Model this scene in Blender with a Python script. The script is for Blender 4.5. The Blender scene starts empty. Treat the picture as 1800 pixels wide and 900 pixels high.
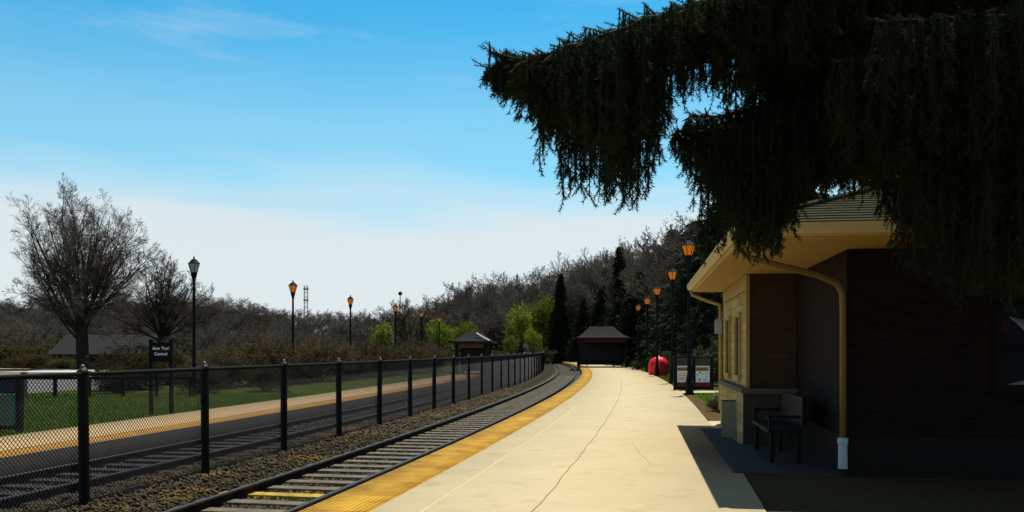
import bpy, math, random
import numpy as np
from mathutils import Vector, Matrix
random.seed(7); RNG = np.random.default_rng(7)
S = bpy.context.scene; COL = S.collection
R = math.radians
# ------------------------------------------------------------------ camera
cam = bpy.data.objects.new('camera', bpy.data.cameras.new('camera')); COL.objects.link(cam)
cam.location = (0, 0, 1.6); cam.rotation_euler = (R(90), 0, 0)
cam.data.sensor_width = 36; cam.data.lens = 30.0            # f = 1500 px of 1800
cam.data.shift_y = 165 / 1800; cam.data.clip_end = 3000; cam.data.clip_start = .05
S.camera = cam
# ------------------------------------------------------------------ sun and sky
SUN = Vector((.43, 1.10, 3.0)).normalized()
EL = math.asin(SUN.z); AZ = math.atan2(SUN.x, SUN.y)
sl = bpy.data.lights.new('sun', 'SUN'); sl.energy = 5.0; sl.angle = R(.5); sl.color = (1, .93, .80)
so = bpy.data.objects.new('sun', sl); COL.objects.link(so); so.location = (8, 20, 50)
so.rotation_euler = (-SUN).to_track_quat('-Z', 'Y').to_euler()
w = bpy.data.worlds.new('World'); S.world = w; w.use_nodes = True
nt = w.node_tree; N = nt.nodes; LK = nt.links; N.clear()
out = N.new('ShaderNodeOutputWorld'); bg = N.new('ShaderNodeBackground'); bg.inputs[1].default_value = .06
sky = N.new('ShaderNodeTexSky'); sky.sky_type = 'NISHITA'; sky.sun_disc = False
sky.sun_elevation = EL; sky.sun_rotation = AZ; sky.altitude = 200; sky.air_density = 1; sky.dust_density = .6; sky.ozone_density = 1.5
tc = N.new('ShaderNodeTexCoord'); sep = N.new('ShaderNodeSeparateXYZ'); LK.new(tc.outputs['Generated'], sep.inputs[0])
mp = N.new('ShaderNodeMapping'); mp.inputs['Scale'].default_value = (2.2, 2.2, 16); LK.new(tc.outputs['Generated'], mp.inputs[0])
no = N.new('ShaderNodeTexNoise'); no.inputs['Scale'].default_value = 1.3; no.inputs['Detail'].default_value = 6; no.inputs['Roughness'].default_value = .55
LK.new(mp.outputs[0], no.inputs[0])
def wmath(op, a, b=None, c=None):
    m = N.new('ShaderNodeMath'); m.operation = op
    for i, v in enumerate((a, b, c)):
        if v is None: continue
        if isinstance(v, (int, float)): m.inputs[i].default_value = v
        else: LK.new(v, m.inputs[i])
    return m.outputs[0]
def wramp(v, pts):
    r = N.new('ShaderNodeValToRGB'); LK.new(v, r.inputs[0]); e = r.color_ramp.elements
    r.color_ramp.interpolation = 'EASE'
    while len(e) < len(pts): e.new(.5)
    for k, (p, c) in enumerate(pts): e[k].position = p; e[k].color = (c, c, c, 1)
    return r.outputs[0]
zz = wmath('ADD', sep.outputs[2], wmath('MULTIPLY', wmath('SUBTRACT', no.outputs[0], .5), .09))
band = wramp(zz, [(.0, 1.0), (.13, .95), (.168, .58), (.21, .22), (.38, .02)])
mp2 = N.new('ShaderNodeMapping'); mp2.inputs['Scale'].default_value = (1.6, 3.0, 9); mp2.inputs['Rotation'].default_value = (0, R(8), R(20))
LK.new(tc.outputs['Generated'], mp2.inputs[0])
n2 = N.new('ShaderNodeTexNoise'); n2.inputs['Scale'].default_value = 1.7; n2.inputs['Detail'].default_value = 8; n2.inputs['Roughness'].default_value = .62
LK.new(mp2.outputs[0], n2.inputs[0])
cir = wmath('MULTIPLY', wramp(n2.outputs[0], [(.44, 0), (.80, 1)]), .34)
fac = wmath('MAXIMUM', band, cir)
tint = N.new('ShaderNodeMix'); tint.data_type = 'RGBA'; tint.blend_type = 'MULTIPLY'; tint.inputs[0].default_value = 1
LK.new(sky.outputs[0], tint.inputs[6]); tz = N.new('ShaderNodeValToRGB'); LK.new(sep.outputs[2], tz.inputs[0]); te = tz.color_ramp.elements
te[0].position = .0; te[0].color = (.60, 2.35, 2.45, 1); te[1].position = .95; te[1].color = (.16, .34, .55, 1)
for p_, c_ in ((.24, (.78, 2.45, 2.50)), (.40, (.26, 2.15, 2.55)), (.60, (.20, .60, .95))): q_ = te.new(p_); q_.color = (*c_, 1)
LK.new(tz.outputs[0], tint.inputs[7])
mx = N.new('ShaderNodeMix'); mx.data_type = 'RGBA'; LK.new(fac, mx.inputs[0]); LK.new(tint.outputs[2], mx.inputs[6])
mx.inputs[7].default_value = (12.6, 13.6, 14.0, 1)          # thin white cloud, as bright as the sunlit haze
LK.new(mx.outputs[2], bg.inputs[0]); LK.new(bg.outputs[0], out.inputs[0])
S.view_settings.view_transform = 'Standard'; S.view_settings.look = 'None'; S.view_settings.exposure = 0; S.view_settings.gamma = 1
S.render.engine = 'CYCLES'; S.cycles.max_bounces = 5; S.cycles.diffuse_bounces = 2; S.cycles.glossy_bounces = 3
S.cycles.transparent_max_bounces = 6; S.cycles.use_denoising = True; S.cycles.sample_clamp_indirect = 4
# ------------------------------------------------------------------ materials
MATS = {}
def mat(name, col, rough=.85, noise=0, nscale=8, bump=0, bscale=40, metal=0, spec=.3, col2=None, rand=0, transl=0, emit=0, coord='Object', n2=None):
    if name in MATS: return MATS[name]
    m = bpy.data.materials.new(name); MATS[name] = m; m.use_nodes = True
    t = m.node_tree; P = t.nodes['Principled BSDF']
    P.inputs['Base Color'].default_value = (*col, 1); P.inputs['Roughness'].default_value = rough
    P.inputs['Metallic'].default_value = metal; P.inputs['Specular IOR Level'].default_value = spec
    c = None
    if noise or bump or rand:
        tx = t.nodes.new('ShaderNodeTexCoord')
    if noise:
        nz = t.nodes.new('ShaderNodeTexNoise'); nz.inputs['Scale'].default_value = nscale; nz.inputs['Detail'].default_value = 8; nz.inputs['Roughness'].default_value = .65
        t.links.new(tx.outputs[coord], nz.inputs[0])
        rp = t.nodes.new('ShaderNodeValToRGB'); rp.color_ramp.elements[0].position = .32; rp.color_ramp.elements[1].position = .70
        c2 = col2 or tuple(v * (1 - noise) for v in col)
        rp.color_ramp.elements[0].color = (*c2, 1); rp.color_ramp.elements[1].color = (*col, 1)
        t.links.new(nz.outputs[0], rp.inputs[0]); c = rp.outputs[0]
        if n2:
            na = t.nodes.new('ShaderNodeTexNoise'); na.inputs['Scale'].default_value = n2[0]; na.inputs['Detail'].default_value = 5
            t.links.new(tx.outputs[coord], na.inputs[0])
            ra = t.nodes.new('ShaderNodeValToRGB'); ra.color_ramp.elements[0].position = n2[1]; ra.color_ramp.elements[1].position = n2[2]
            t.links.new(na.outputs[0], ra.inputs[0])
            ma = t.nodes.new('ShaderNodeMix'); ma.data_type = 'RGBA'; t.links.new(ra.outputs[0], ma.inputs[0]); t.links.new(c, ma.inputs[6]); ma.inputs[7].default_value = (*n2[3], 1)
            c = ma.outputs[2]
    if rand:
        oi = t.nodes.new('ShaderNodeObjectInfo'); hs = t.nodes.new('ShaderNodeHueSaturation')
        mr = t.nodes.new('ShaderNodeMapRange'); mr.inputs[3].default_value = 1 - rand; mr.inputs[4].default_value = 1 + rand
        t.links.new(oi.outputs['Random'], mr.inputs[0]); t.links.new(mr.outputs[0], hs.inputs['Value'])
        mh = t.nodes.new('ShaderNodeMapRange'); mh.inputs[3].default_value = .5 - rand * .06; mh.inputs[4].default_value = .5 + rand * .06
        mm = t.nodes.new('ShaderNodeMath'); mm.operation = 'FRACT'; mm2 = t.nodes.new('ShaderNodeMath'); mm2.operation = 'MULTIPLY'; mm2.inputs[1].default_value = 7.3
        t.links.new(oi.outputs['Random'], mm2.inputs[0]); t.links.new(mm2.outputs[0], mm.inputs[0]); t.links.new(mm.outputs[0], mh.inputs[0]); t.links.new(mh.outputs[0], hs.inputs['Hue'])
        if c is None: hs.inputs['Color'].default_value = (*col, 1)
        else: t.links.new(c, hs.inputs['Color'])
        c = hs.outputs[0]
    if c is not None: t.links.new(c, P.inputs['Base Color'])
    if bump:
        nb = t.nodes.new('ShaderNodeTexNoise'); nb.inputs['Scale'].default_value = bscale; nb.inputs['Detail'].default_value = 6
        t.links.new(tx.outputs[coord], nb.inputs[0]); b = t.nodes.new('ShaderNodeBump'); b.inputs['Strength'].default_value = bump; b.inputs['Distance'].default_value = .02
        t.links.new(nb.outputs[0], b.inputs['Height']); t.links.new(b.outputs[0], P.inputs['Normal'])
    if transl:
        tr = t.nodes.new('ShaderNodeBsdfTranslucent'); ms = t.nodes.new('ShaderNodeMixShader'); ms.inputs[0].default_value = transl
        if c is not None: t.links.new(c, tr.inputs[0])
        else: tr.inputs[0].default_value = (*col, 1)
        t.links.new(P.outputs[0], ms.inputs[1]); t.links.new(tr.outputs[0], ms.inputs[2]); t.links.new(ms.outputs[0], t.nodes['Material Output'].inputs[0])
    if emit: P.inputs['Emission Color'].default_value = (*col, 1); P.inputs['Emission Strength'].default_value = emit
    return m
def brick(name, c1, c2, mortar, w_=.21, h_=.07, axes='XZ'):
    m = bpy.data.materials.new(name); MATS[name] = m; m.use_nodes = True; t = m.node_tree; P = t.nodes['Principled BSDF']; P.inputs['Roughness'].default_value = .9
    P.inputs['Specular IOR Level'].default_value = .15
    tx = t.nodes.new('ShaderNodeTexCoord'); sp = t.nodes.new('ShaderNodeSeparateXYZ'); cb = t.nodes.new('ShaderNodeCombineXYZ'); ad = t.nodes.new('ShaderNodeMath')
    t.links.new(tx.outputs['Object'], sp.inputs[0]); t.links.new(sp.outputs[0], ad.inputs[0]); t.links.new(sp.outputs[1], ad.inputs[1])
    t.links.new(ad.outputs[0], cb.inputs[0]); t.links.new(sp.outputs[2], cb.inputs[1])
    b = t.nodes.new('ShaderNodeTexBrick'); b.inputs['Scale'].default_value = 1; b.inputs['Brick Width'].default_value = w_; b.inputs['Row Height'].default_value = h_; b.inputs['Mortar Size'].default_value = .006
    b.inputs['Color1'].default_value = (*c1, 1); b.inputs['Color2'].default_value = (*c2, 1); b.inputs['Mortar'].default_value = (*mortar, 1)
    t.links.new(cb.outputs[0], b.inputs[0]); t.links.new(b.outputs[0], P.inputs['Base Color'])
    bp = t.nodes.new('ShaderNodeBump'); bp.inputs['Strength'].default_value = .5; bp.inputs['Distance'].default_value = .006 if h_ < .15 else .03; bp.invert = True
    t.links.new(b.outputs['Fac'], bp.inputs['Height']); t.links.new(bp.outputs[0], P.inputs['Normal'])
    return m
M_conc = mat('platform_concrete', (.61, .51, .31), .9, .13, .7, .2, 70, spec=.15, n2=(2.4, .56, .78, (.47, .37, .20)))
M_conc2 = mat('far_platform_concrete', (.58, .41, .21), .9, .15, 1.2, .1, 60, spec=.15)
M_side = mat('platform_side', (.05, .045, .038), .95, .4, 3)
M_tact = None
M_joint = mat('joint_dark', (.30, .19, .08), 1)
M_faint = mat('faded_yellow_line', (.61, .48, .25), .9, .2, 3, col2=(.60, .50, .31))
M_ball = mat('ballast_bed', (.06, .048, .028), 1, .7, 30, .8, 55, spec=.1)
M_stone = mat('ballast_stone', (.115, .092, .052), .9, .75, 9, spec=.15, n2=(1.2, .56, .68, (.20, .12, .03)))
M_rail = mat('rail_steel', (.020, .013, .010), .8, .4, 5, spec=.12)
M_railtop = mat('rail_head_worn', (.075, .078, .08), .5, .3, 12, metal=.3)
M_tie = mat('sleeper_wood', (.20, .175, .125), .9, .55, 6, .4, 30)
M_tie_y = mat('sleeper_yellow_paint', (.66, .46, .02), .8, .3, 7, col2=(.14, .11, .05))
M_grass = mat('grass_ground', (.058, .095, .002), .95, .45, 3.0, .5, 60, spec=.1, n2=(.25, .5, .75, (.070, .085, .01)))
M_blade = mat('grass_blades', (.085, .15, .003), .8, transl=.35, spec=.15)
M_mulch = mat('mulch_ground', (.14, .085, .03), 1, .6, 18, .6, 60, spec=.1)
M_road = mat('car_park_asphalt', (.17, .165, .155), .92, .2, 1.5, .2, 60, spec=.2)
M_walk = mat('pale_walk', (.62, .56, .46), .9, .1, 2, spec=.2)
M_black = mat('black_paint', (.006, .006, .006), .65, spec=.12)
M_fence = mat('black_vinyl', (.009, .008, .006), .65, spec=.12)
M_wire = mat('fence_wire', (.022, .02, .02), .5, spec=.4)
M_cream = mat('cream_paint', (.40, .27, .07), .7, .12, 2.0, spec=.25)
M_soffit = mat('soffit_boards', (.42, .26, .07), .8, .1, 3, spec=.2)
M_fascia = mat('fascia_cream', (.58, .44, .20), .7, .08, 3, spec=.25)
M_roof = mat('roof_shingles', (.070, .068, .036), .95, .45, 14, .6, 90, spec=.1)
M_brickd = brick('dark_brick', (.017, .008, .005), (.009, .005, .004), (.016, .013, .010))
M_bay_shaded = brick('shaded_brown_block', (.060, .036, .020), (.045, .028, .016), (.035, .024, .015), .4, .12)  # darker block tone carries the shade on the bay's near end
M_bay_lit = brick('lit_yellow_block', (.50, .38, .14), (.30, .215, .075), (.18, .13, .05), .34, .16)  # paler block tone carries the light on the bay's track side
M_stonecap = mat('stone_cap', (.12, .10, .07), .9, .2, 9, .3, 40)
M_glassd = mat('dark_glass', (.006, .008, .013), .45, spec=.08)
M_white = mat('white_plastic', (.42, .50, .55), .5)
M_bark = mat('bark', (.040, .032, .024), .95, .5, 3, .5, 12, spec=.1)
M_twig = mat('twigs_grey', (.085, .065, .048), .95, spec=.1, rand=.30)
M_twig_haze = mat('twigs_haze_grey', (.118, .104, .092), .95, spec=.1, rand=.35)  # paler grey stands in for haze over the distant wood
M_twig_b = mat('twigs_brown', (.10, .062, .028), .95, spec=.1, rand=.35)
M_leaf_y = mat('young_leaves', (.20, .26, .015), .8, rand=.25, transl=.35, spec=.15)
M_leaf_b = mat('brown_buds', (.080, .066, .026), .9, rand=.4, transl=.25, spec=.1)
M_needle = mat('spruce_needles', (.032, .046, .006), .75, .5, 2.2, spec=.12, transl=.40, col2=(.010, .019, .012))
M_ever = mat('evergreen_foliage', (.020, .030, .012), .85, spec=.12, rand=.35, transl=.10)
M_amber = mat('amber_glass', (.95, .33, .03), .3, transl=.6, emit=.4)
M_clear = mat('frosted_glass', (.62, .60, .50), .3, transl=.5)
M_red = mat('red_vinyl', (.78, .010, .014), .45, spec=.4)
M_green_leaf = mat('shrub_leaves', (.035, .055, .014), .8, rand=.3, transl=.2)
# ------------------------------------------------------------------ mesh helpers
def link_mesh(name, me, m, parent=None):
    o = bpy.data.objects.new(name, me); COL.objects.link(o)
    if m is not None: me.materials.append(m)
    if parent is not None: o.parent = parent
    return o
def arr_mesh(name, V, F, m, parent=None, smooth=False, uv=None):
    """V (n,3), F (k,3 or 4) index array"""
    V = np.ascontiguousarray(V, dtype=np.float32); F = np.ascontiguousarray(F, dtype=np.int32)
    me = bpy.data.meshes.new(name); k, q = F.shape
    me.vertices.add(len(V)); me.vertices.foreach_set('co', V.ravel())
    me.loops.add(k * q); me.loops.foreach_set('vertex_index', F.ravel())
    me.polygons.add(k); me.polygons.foreach_set('loop_start', np.arange(0, k * q, q, dtype=np.int32))
    if uv is not None:
        l = me.uv_layers.new(name='UVMap'); l.data.foreach_set('uv', np.asarray(uv, dtype=np.float32)[F.ravel()].ravel())
    me.update(calc_edges=True)
    if smooth: me.polygons.foreach_set('use_smooth', np.ones(k, dtype=bool))
    return link_mesh(name, me, m, parent)
class MB:
    def __init__(s): s.v = []; s.f = []
    def add(s, vs, fs):
        b = len(s.v); s.v += [tuple(v) for v in vs]; s.f += [tuple(b + i for i in f) for f in fs]; return s
    def box(s, c, d, rz=0, taper=1.0):
        hx, hy, hz = d[0] / 2, d[1] / 2, d[2] / 2; vs = []
        cr, sr = math.cos(rz), math.sin(rz)
        for z, k in ((-hz, 1), (hz, taper)):
            for x, y in ((-hx, -hy), (hx, -hy), (hx, hy), (-hx, hy)):
                x *= k; y *= k; vs.append((c[0] + x * cr - y * sr, c[1] + x * sr + y * cr, c[2] + z))
        return s.add(vs, [(0, 3, 2, 1), (4, 5, 6, 7), (0, 1, 5, 4), (1, 2, 6, 5), (2, 3, 7, 6), (3, 0, 4, 7)])
    def b2(s, a, b): return s.box([(a[i] + b[i]) / 2 for i in range(3)], [abs(b[i] - a[i]) for i in range(3)])
    def lathe(s, prof, n=12, c=(0, 0, 0), rot=0):
        vs = []; fs = []
        for r, z in prof:
            for k in range(n):
                a = rot + 2 * math.pi * k / n; vs.append((c[0] + r * math.cos(a), c[1] + r * math.sin(a), c[2] + z))
        for i in range(len(prof) - 1):
            for k in range(n):
                k2 = (k + 1) % n; fs.append((i * n + k, i * n + k2, (i + 1) * n + k2, (i + 1) * n + k))
        fs.append(tuple(range(n))[::-1]); fs.append(tuple((len(prof) - 1) * n + k for k in range(n)))
        return s.add(vs, fs)
    def tube(s, pts, rs, n=8):
        pts = [Vector(p) for p in pts]; vs = []; fs = []
        if not hasattr(rs, '__len__'): rs = [rs] * len(pts)
        up = None
        for i, p in enumerate(pts):
            d = (pts[min(i + 1, len(pts) - 1)] - pts[max(i - 1, 0)]).normalized()
            if up is None: up = d.orthogonal().normalized()
            u = (up - d * up.dot(d)); u = u.normalized() if u.length > 1e-6 else d.orthogonal().normalized(); up = u
            v = d.cross(u)
            for k in range(n):
                a = 2 * math.pi * k / n; vs.append(p + (u * math.cos(a) + v * math.sin(a)) * rs[i])
        for i in range(len(pts) - 1):
            for k in range(n):
                k2 = (k + 1) % n; fs.append((i * n + k, i * n + k2, (i + 1) * n + k2, (i + 1) * n + k))
        fs.append(tuple(range(n))[::-1]); fs.append(tuple((len(pts) - 1) * n + k for k in range(n)))
        return s.add(vs, fs)
    def build(s, name, m, parent=None, smooth=False, bevel=0):
        me = bpy.data.meshes.new(name); me.from_pydata(s.v, [], s.f); me.update()
        if smooth: me.polygons.foreach_set('use_smooth', [True] * len(me.polygons))
        o = link_mesh(name, me, m, parent)
        if bevel:
            b = o.modifiers.new('bevel', 'BEVEL'); b.width = bevel; b.segments = 2; b.limit_method = 'ANGLE'
        return o
def tag(o, label=None, cat=None, group=None, kind=None):
    if label: o['label'] = label
    if cat: o['category'] = cat
    if group: o['group'] = group
    if kind: o['kind'] = kind
    return o
def empty(name, loc=(0, 0, 0), rz=0, label=None, cat=None, group=None):
    o = bpy.data.objects.new(name, None); COL.objects.link(o); o.location = loc; o.rotation_euler = (0, 0, rz); o.empty_display_size = .3
    return tag(o, label, cat, group)
def copy_tree(o, parent=None):
    c = o.copy(); COL.objects.link(c)
    if parent is not None: c.parent = parent
    for ch in [x for x in o.children]: copy_tree(ch, c)
    return c
def at(px, py, Y): return Vector(((px - 900) / 1500 * Y, Y, 1.6 + (615 - py) / 1500 * Y))
# ------------------------------------------------------------------ track curve: platform edge
def ex(Y): return -3.769 + .20449 * Y - .000989 * Y * Y
def es(Y): return .20449 - .001978 * Y
def ept(o, Y, z=0):
    t = es(Y); n = math.hypot(1, t); return (ex(Y) + o / n, Y - o * t / n, z)
def heading(Y): return -math.atan(es(Y))
_Y = np.linspace(-14, 180, 3881); _S = np.concatenate([[0], np.cumsum(np.hypot(np.diff(_Y), np.diff(-3.769 + .20449 * _Y - .000989 * _Y ** 2)))])
def y_at(s): return float(np.interp(s, _S, _Y))
def s_at(Y): return float(np.interp(Y, _Y, _S))
def strip(name, o0, o1, z1, z0, m, Ya=-12, Yb=150, step=1.0, kind=None, parent=None, wob=0):
    """slab that follows the track curve, from offset o0 to o1, top z1, bottom z0"""
    sa, sb = s_at(Ya), s_at(Yb); n = max(2, int((sb - sa) / step)); V = []; UV = []; F = []
    for i in range(n + 1):
        s = sa + (sb - sa) * i / n; Y = y_at(s); q = wob * (math.sin(s * 2.1) + .6 * math.sin(s * 5.3 + 1))
        for o, z in ((o0, z0), (o0, z1), (o1, z1), (o1, z0)):
            V.append(ept(o + q, Y, z)); UV.append((o, s))
        if i:
            a = (i - 1) * 4; b = i * 4
            for k in range(4):
                k2 = (k + 1) % 4; F.append((a + k, a + k2, b + k2, b + k))
    F.append((0, 1, 2, 3)[::-1]); F.append((n * 4, n * 4 + 1, n * 4 + 2, n * 4 + 3))
    F = [tuple(reversed(f)) for f in F]
    o = arr_mesh(name, V, F, m, parent, uv=UV)
    if kind: o['kind'] = kind
    return o
# ------------------------------------------------------------------ ground
def ground():
    xs = np.concatenate([np.linspace(-900, -60, 15), np.linspace(-55, 55, 56), np.linspace(60, 900, 15)])
    ys = np.concatenate([np.linspace(-200, -15, 8), np.linspace(-12, 160, 130), np.linspace(170, 1500, 20)])
    V = []
    for y in ys:
        for x in xs:
            yy = min(max(y, -14), 160); o = (x - ex(yy)) / math.hypot(1, es(yy))
            z = -.04
            if -9.5 < o < 0.9 and y < 165: z = -.62
            if o < -9.5: z = -.06 - min(.5, max(0, -o - 16) * .012)
            V.append((x, y, z))
    nx = len(xs); F = []
    for j in range(len(ys) - 1):
        for i in range(nx - 1):
            a = j * nx + i; F.append((a, a + 1, a + nx + 1, a + nx))
    o = arr_mesh('ground', V, F, M_grass); o['kind'] = 'structure'
ground()
def hz(x, y):
    u = min(max((y - 185) / 150, 0), 1); u = u * u * (3 - 2 * u); return u * (8.5 + 2.5 * math.sin(x * .021 + 1) + 1.5 * math.sin(x * .05)) - .3
def hill():
    xs = np.linspace(-420, 260, 86); ys = np.linspace(180, 520, 44); V = [(x, y, hz(x, y)) for y in ys for x in xs]; nx = len(xs)
    F = [(j * nx + i, j * nx + i + 1, (j + 1) * nx + i + 1, (j + 1) * nx + i) for j in range(len(ys) - 1) for i in range(nx - 1)]
    arr_mesh('hill', V, F, mat('hill_litter', (.055, .045, .034), 1, .4, .05, spec=.05), smooth=True)['kind'] = 'structure'
hill()
def gz(x, y):
    if y > 182: return hz(x, y) - .2
    yy = min(max(y, -14), 160); o = (x - ex(yy)) / math.hypot(1, es(yy))
    return -.06 - min(.5, max(0, -o - 16) * .012) if o < -8.4 else -.04
strip('ballast', -6.25, -.02, -.32, -.7, M_ball, step=2, kind='structure')
# near platform: slab, tactile strip
def tact():
    m = bpy.data.materials.new('tactile_yellow'); m.use_nodes = True; t = m.node_tree; P = t.nodes['Principled BSDF']; P.inputs['Roughness'].default_value = .75
    P.inputs['Specular IOR Level'].default_value = .2
    tx = t.nodes.new('ShaderNodeTexCoord')
    mp = t.nodes.new('ShaderNodeMapping'); mp.inputs['Scale'].default_value = (17, 17, 17); t.links.new(tx.outputs['UV'], mp.inputs[0])
    fr = t.nodes.new('ShaderNodeVectorMath'); fr.operation = 'FRACTION'; t.links.new(mp.outputs[0], fr.inputs[0])
    ds = t.nodes.new('ShaderNodeVectorMath'); ds.operation = 'DISTANCE'; ds.inputs[1].default_value = (.5, .5, 0)
    sp = t.nodes.new('ShaderNodeSeparateXYZ'); cb = t.nodes.new('ShaderNodeCombineXYZ'); t.links.new(fr.outputs[0], sp.inputs[0]); t.links.new(sp.outputs[0], cb.inputs[0]); t.links.new(sp.outputs[1], cb.inputs[1])
    t.links.new(cb.outputs[0], ds.inputs[0])
    rp = t.nodes.new('ShaderNodeValToRGB'); rp.color_ramp.elements[0].position = .22; rp.color_ramp.elements[0].color = (1, 1, 1, 1); rp.color_ramp.elements[1].position = .42; rp.color_ramp.elements[1].color = (0, 0, 0, 1)
    t.links.new(ds.outputs['Value'], rp.inputs[0])
    bp = t.nodes.new('ShaderNodeBump'); bp.inputs['Strength'].default_value = .8; bp.inputs['Distance'].default_value = .006; t.links.new(rp.outputs[0], bp.inputs['Height']); t.links.new(bp.outputs[0], P.inputs['Normal'])
    nz = t.nodes.new('ShaderNodeTexNoise'); nz.inputs['Scale'].default_value = 2.2; nz.inputs['Detail'].default_value = 9; nz.inputs['Roughness'].default_value = .7; t.links.new(tx.outputs['Object'], nz.inputs[0])
    r1 = t.nodes.new('ShaderNodeValToRGB'); e = r1.color_ramp.elements
    e[0].position = .36; e[0].color = (.40, .19, .010, 1); e[1].position = .56; e[1].color = (.64, .36, .016, 1)
    q = e.new(.73); q.color = (.64, .39, .03, 1); q = e.new(.79); q.color = (.62, .50, .26, 1)
    t.links.new(nz.outputs[0], r1.inputs[0])
    # darker between the domes, lighter on their tops
    mx_ = t.nodes.new('ShaderNodeMix'); mx_.data_type = 'RGBA'; mx_.blend_type = 'MULTIPLY'; mx_.inputs[0].default_value = 1
    mr = t.nodes.new('ShaderNodeMapRange'); mr.inputs[3].default_value = .66; mr.inputs[4].default_value = 1.12; t.links.new(rp.outputs[0], mr.inputs[0])
    t.links.new(r1.outputs[0], mx_.inputs[6]); t.links.new(mr.outputs[0], mx_.inputs[7]); 
    sv = t.nodes.new('ShaderNodeSeparateXYZ'); t.links.new(tx.outputs['UV'], sv.inputs[0])
    md = t.nodes.new('ShaderNodeMath'); md.operation = 'MODULO'; md.inputs[1].default_value = .92; t.links.new(sv.outputs[1], md.inputs[0])
    lt = t.nodes.new('ShaderNodeMath'); lt.operation = 'LESS_THAN'; lt.inputs[1].default_value = .014; t.links.new(md.outputs[0], lt.inputs[0])
    fl = t.nodes.new('ShaderNodeMath'); fl.operation = 'DIVIDE'; fl.inputs[1].default_value = .92; t.links.new(sv.outputs[1], fl.inputs[0])
    f2 = t.nodes.new('ShaderNodeMath'); f2.operation = 'FLOOR'; t.links.new(fl.outputs[0], f2.inputs[0])
    wn = t.nodes.new('ShaderNodeTexWhiteNoise'); wn.noise_dimensions = '1D'; t.links.new(f2.outputs[0], wn.inputs['W'])
    hv = t.nodes.new('ShaderNodeHueSaturation'); mr2 = t.nodes.new('ShaderNodeMapRange'); mr2.inputs[3].default_value = .84; mr2.inputs[4].default_value = 1.12; t.links.new(wn.outputs['Value'], mr2.inputs[0]); t.links.new(mr2.outputs[0], hv.inputs['Value']); t.links.new(mx_.outputs[2], hv.inputs['Color'])
    mj = t.nodes.new('ShaderNodeMix'); mj.data_type = 'RGBA'; t.links.new(lt.outputs[0], mj.inputs[0]); t.links.new(hv.outputs[0], mj.inputs[6]); mj.inputs[7].default_value = (.12, .07, .02, 1)
    t.links.new(mj.outputs[2], P.inputs['Base Color'])
    return m
M_tact = tact()
strip('platform', 0, 4.55, 0, -.66, M_conc, step=1.5, kind='structure')
strip('platform_edge_face', -.012, -.002, -.01, -.64, M_side, step=1.5, kind='structure')
strip('tactile_strip', .02, .69, .008, -.01, M_tact, step=1.5, kind='structure')
strip('faded_line', 1.16, 1.23, .004, -.01, M_faint, Ya=2, Yb=24, step=.8, kind='structure')
strip('platform_joint', 2.28, 2.292, .004, -.01, M_joint, step=.15, Yb=50, kind='structure', wob=.010)
# far platform
strip('far_platform', -8.5, -6.2, 0, -.66, M_conc2, step=2, kind='structure')
strip('far_platform_edge_face', -6.198, -6.188, -.01, -.66, M_side, step=2, kind='structure')
M_tact2 = mat('far_tactile_orange', (.56, .27, .035), .85, .35, 2.5)
strip('far_tactile_strip', -6.75, -6.21, .008, -.01, M_tact2, step=2, kind='structure')
# cracks in the concrete
cb = MB(); pts = [at(1118, 775, 1), at(1125, 786, 1), at(1131, 797, 1), at(1144, 812, 1)]
cp = []
for px, py in ((1110, 778), (1117, 786), (1124, 797), (1133, 805), (1143, 816)):
    Y = 2400 / (py - 615); cp.append(((px - 900) / 1500 * Y, Y))
for a, b in zip(cp[:-1], cp[1:]):
    cb.add([(a[0] - .001, a[1], .004), (a[0] + .002, a[1], .004), (b[0] + .002, b[1], .004), (b[0] - .001, b[1], .004)], [(0, 1, 2, 3)])
tag(cb.build('platform_crack', M_joint), kind='structure')
# ------------------------------------------------------------------ railway tracks
def rail_mesh(name, o, parent):
    ztop = -.165; prof = [(-.075, -.335), (-.075, -.32), (-.015, -.305), (-.015, -.215), (-.04, -.205), (-.04, ztop - .003), (.04, ztop - .003), (.04, -.205), (.015, -.215), (.015, -.305), (.075, -.32), (.075, -.335)]
    sa, sb = 0, s_at(150); n = int((sb - sa) / 1.0); k = len(prof); V = []; F = []
    for i in range(n + 1):
        Y = y_at(sa + (sb - sa) * i / n)
        for dx, z in prof: V.append(ept(o + dx, Y, z))
        if i:
            a = (i - 1) * k; b = i * k
            for j in range(k - 1): F.append((a + j, b + j, b + j + 1, a + j + 1))
    r = arr_mesh(name, V, F, M_rail, parent)
    strip('rail_head', o - .026, o + .026, ztop, ztop - .006, M_railtop, step=1, parent=r)
    return r
def track(oc, label):
    t = empty('railway_track', (0, 0, 0), label=label, cat='railway track', group='railway tracks beside the platforms')
    rail_mesh('rail', oc + .65, t); rail_mesh('rail', oc - .65, t)
    mb = MB(); mb.box((0, 0, 0), (2.1, .23, .16)); mt_ = M_tie if oc > -2 else mat('old_sleeper_wood', (.055, .045, .035), .95, .5, 6); base = mb.build('sleeper', mt_, t, bevel=.012)
    s0 = s_at(7.0); rest = MB(); k = 0
    for i in range(-8, 230):
        s = s0 + i * .56; Y = y_at(s); p = ept(oc, Y, -.355); rz = heading(Y) + random.uniform(-.02, .02)
        if 0 <= i < 100:
            o = base if i == 0 else base.copy()
            if i: COL.objects.link(o)
            o.parent = t; o.location = p; o.rotation_euler = (0, 0, rz)
            if i == 7 and oc > -2:
                o.data = base.data.copy(); o.data.materials.clear(); o.data.materials.append(M_tie_y); o['label'] = 'yellow painted sleeper'
        else: rest.box((p[0], p[1], p[2]), (2.1, .23, .16), rz)
    tag(rest.build('far_sleepers', mt_, t), kind='stuff')
    return t
track(-1.15, 'curving steel railway track along the yellow tactile edge of the near platform')
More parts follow.
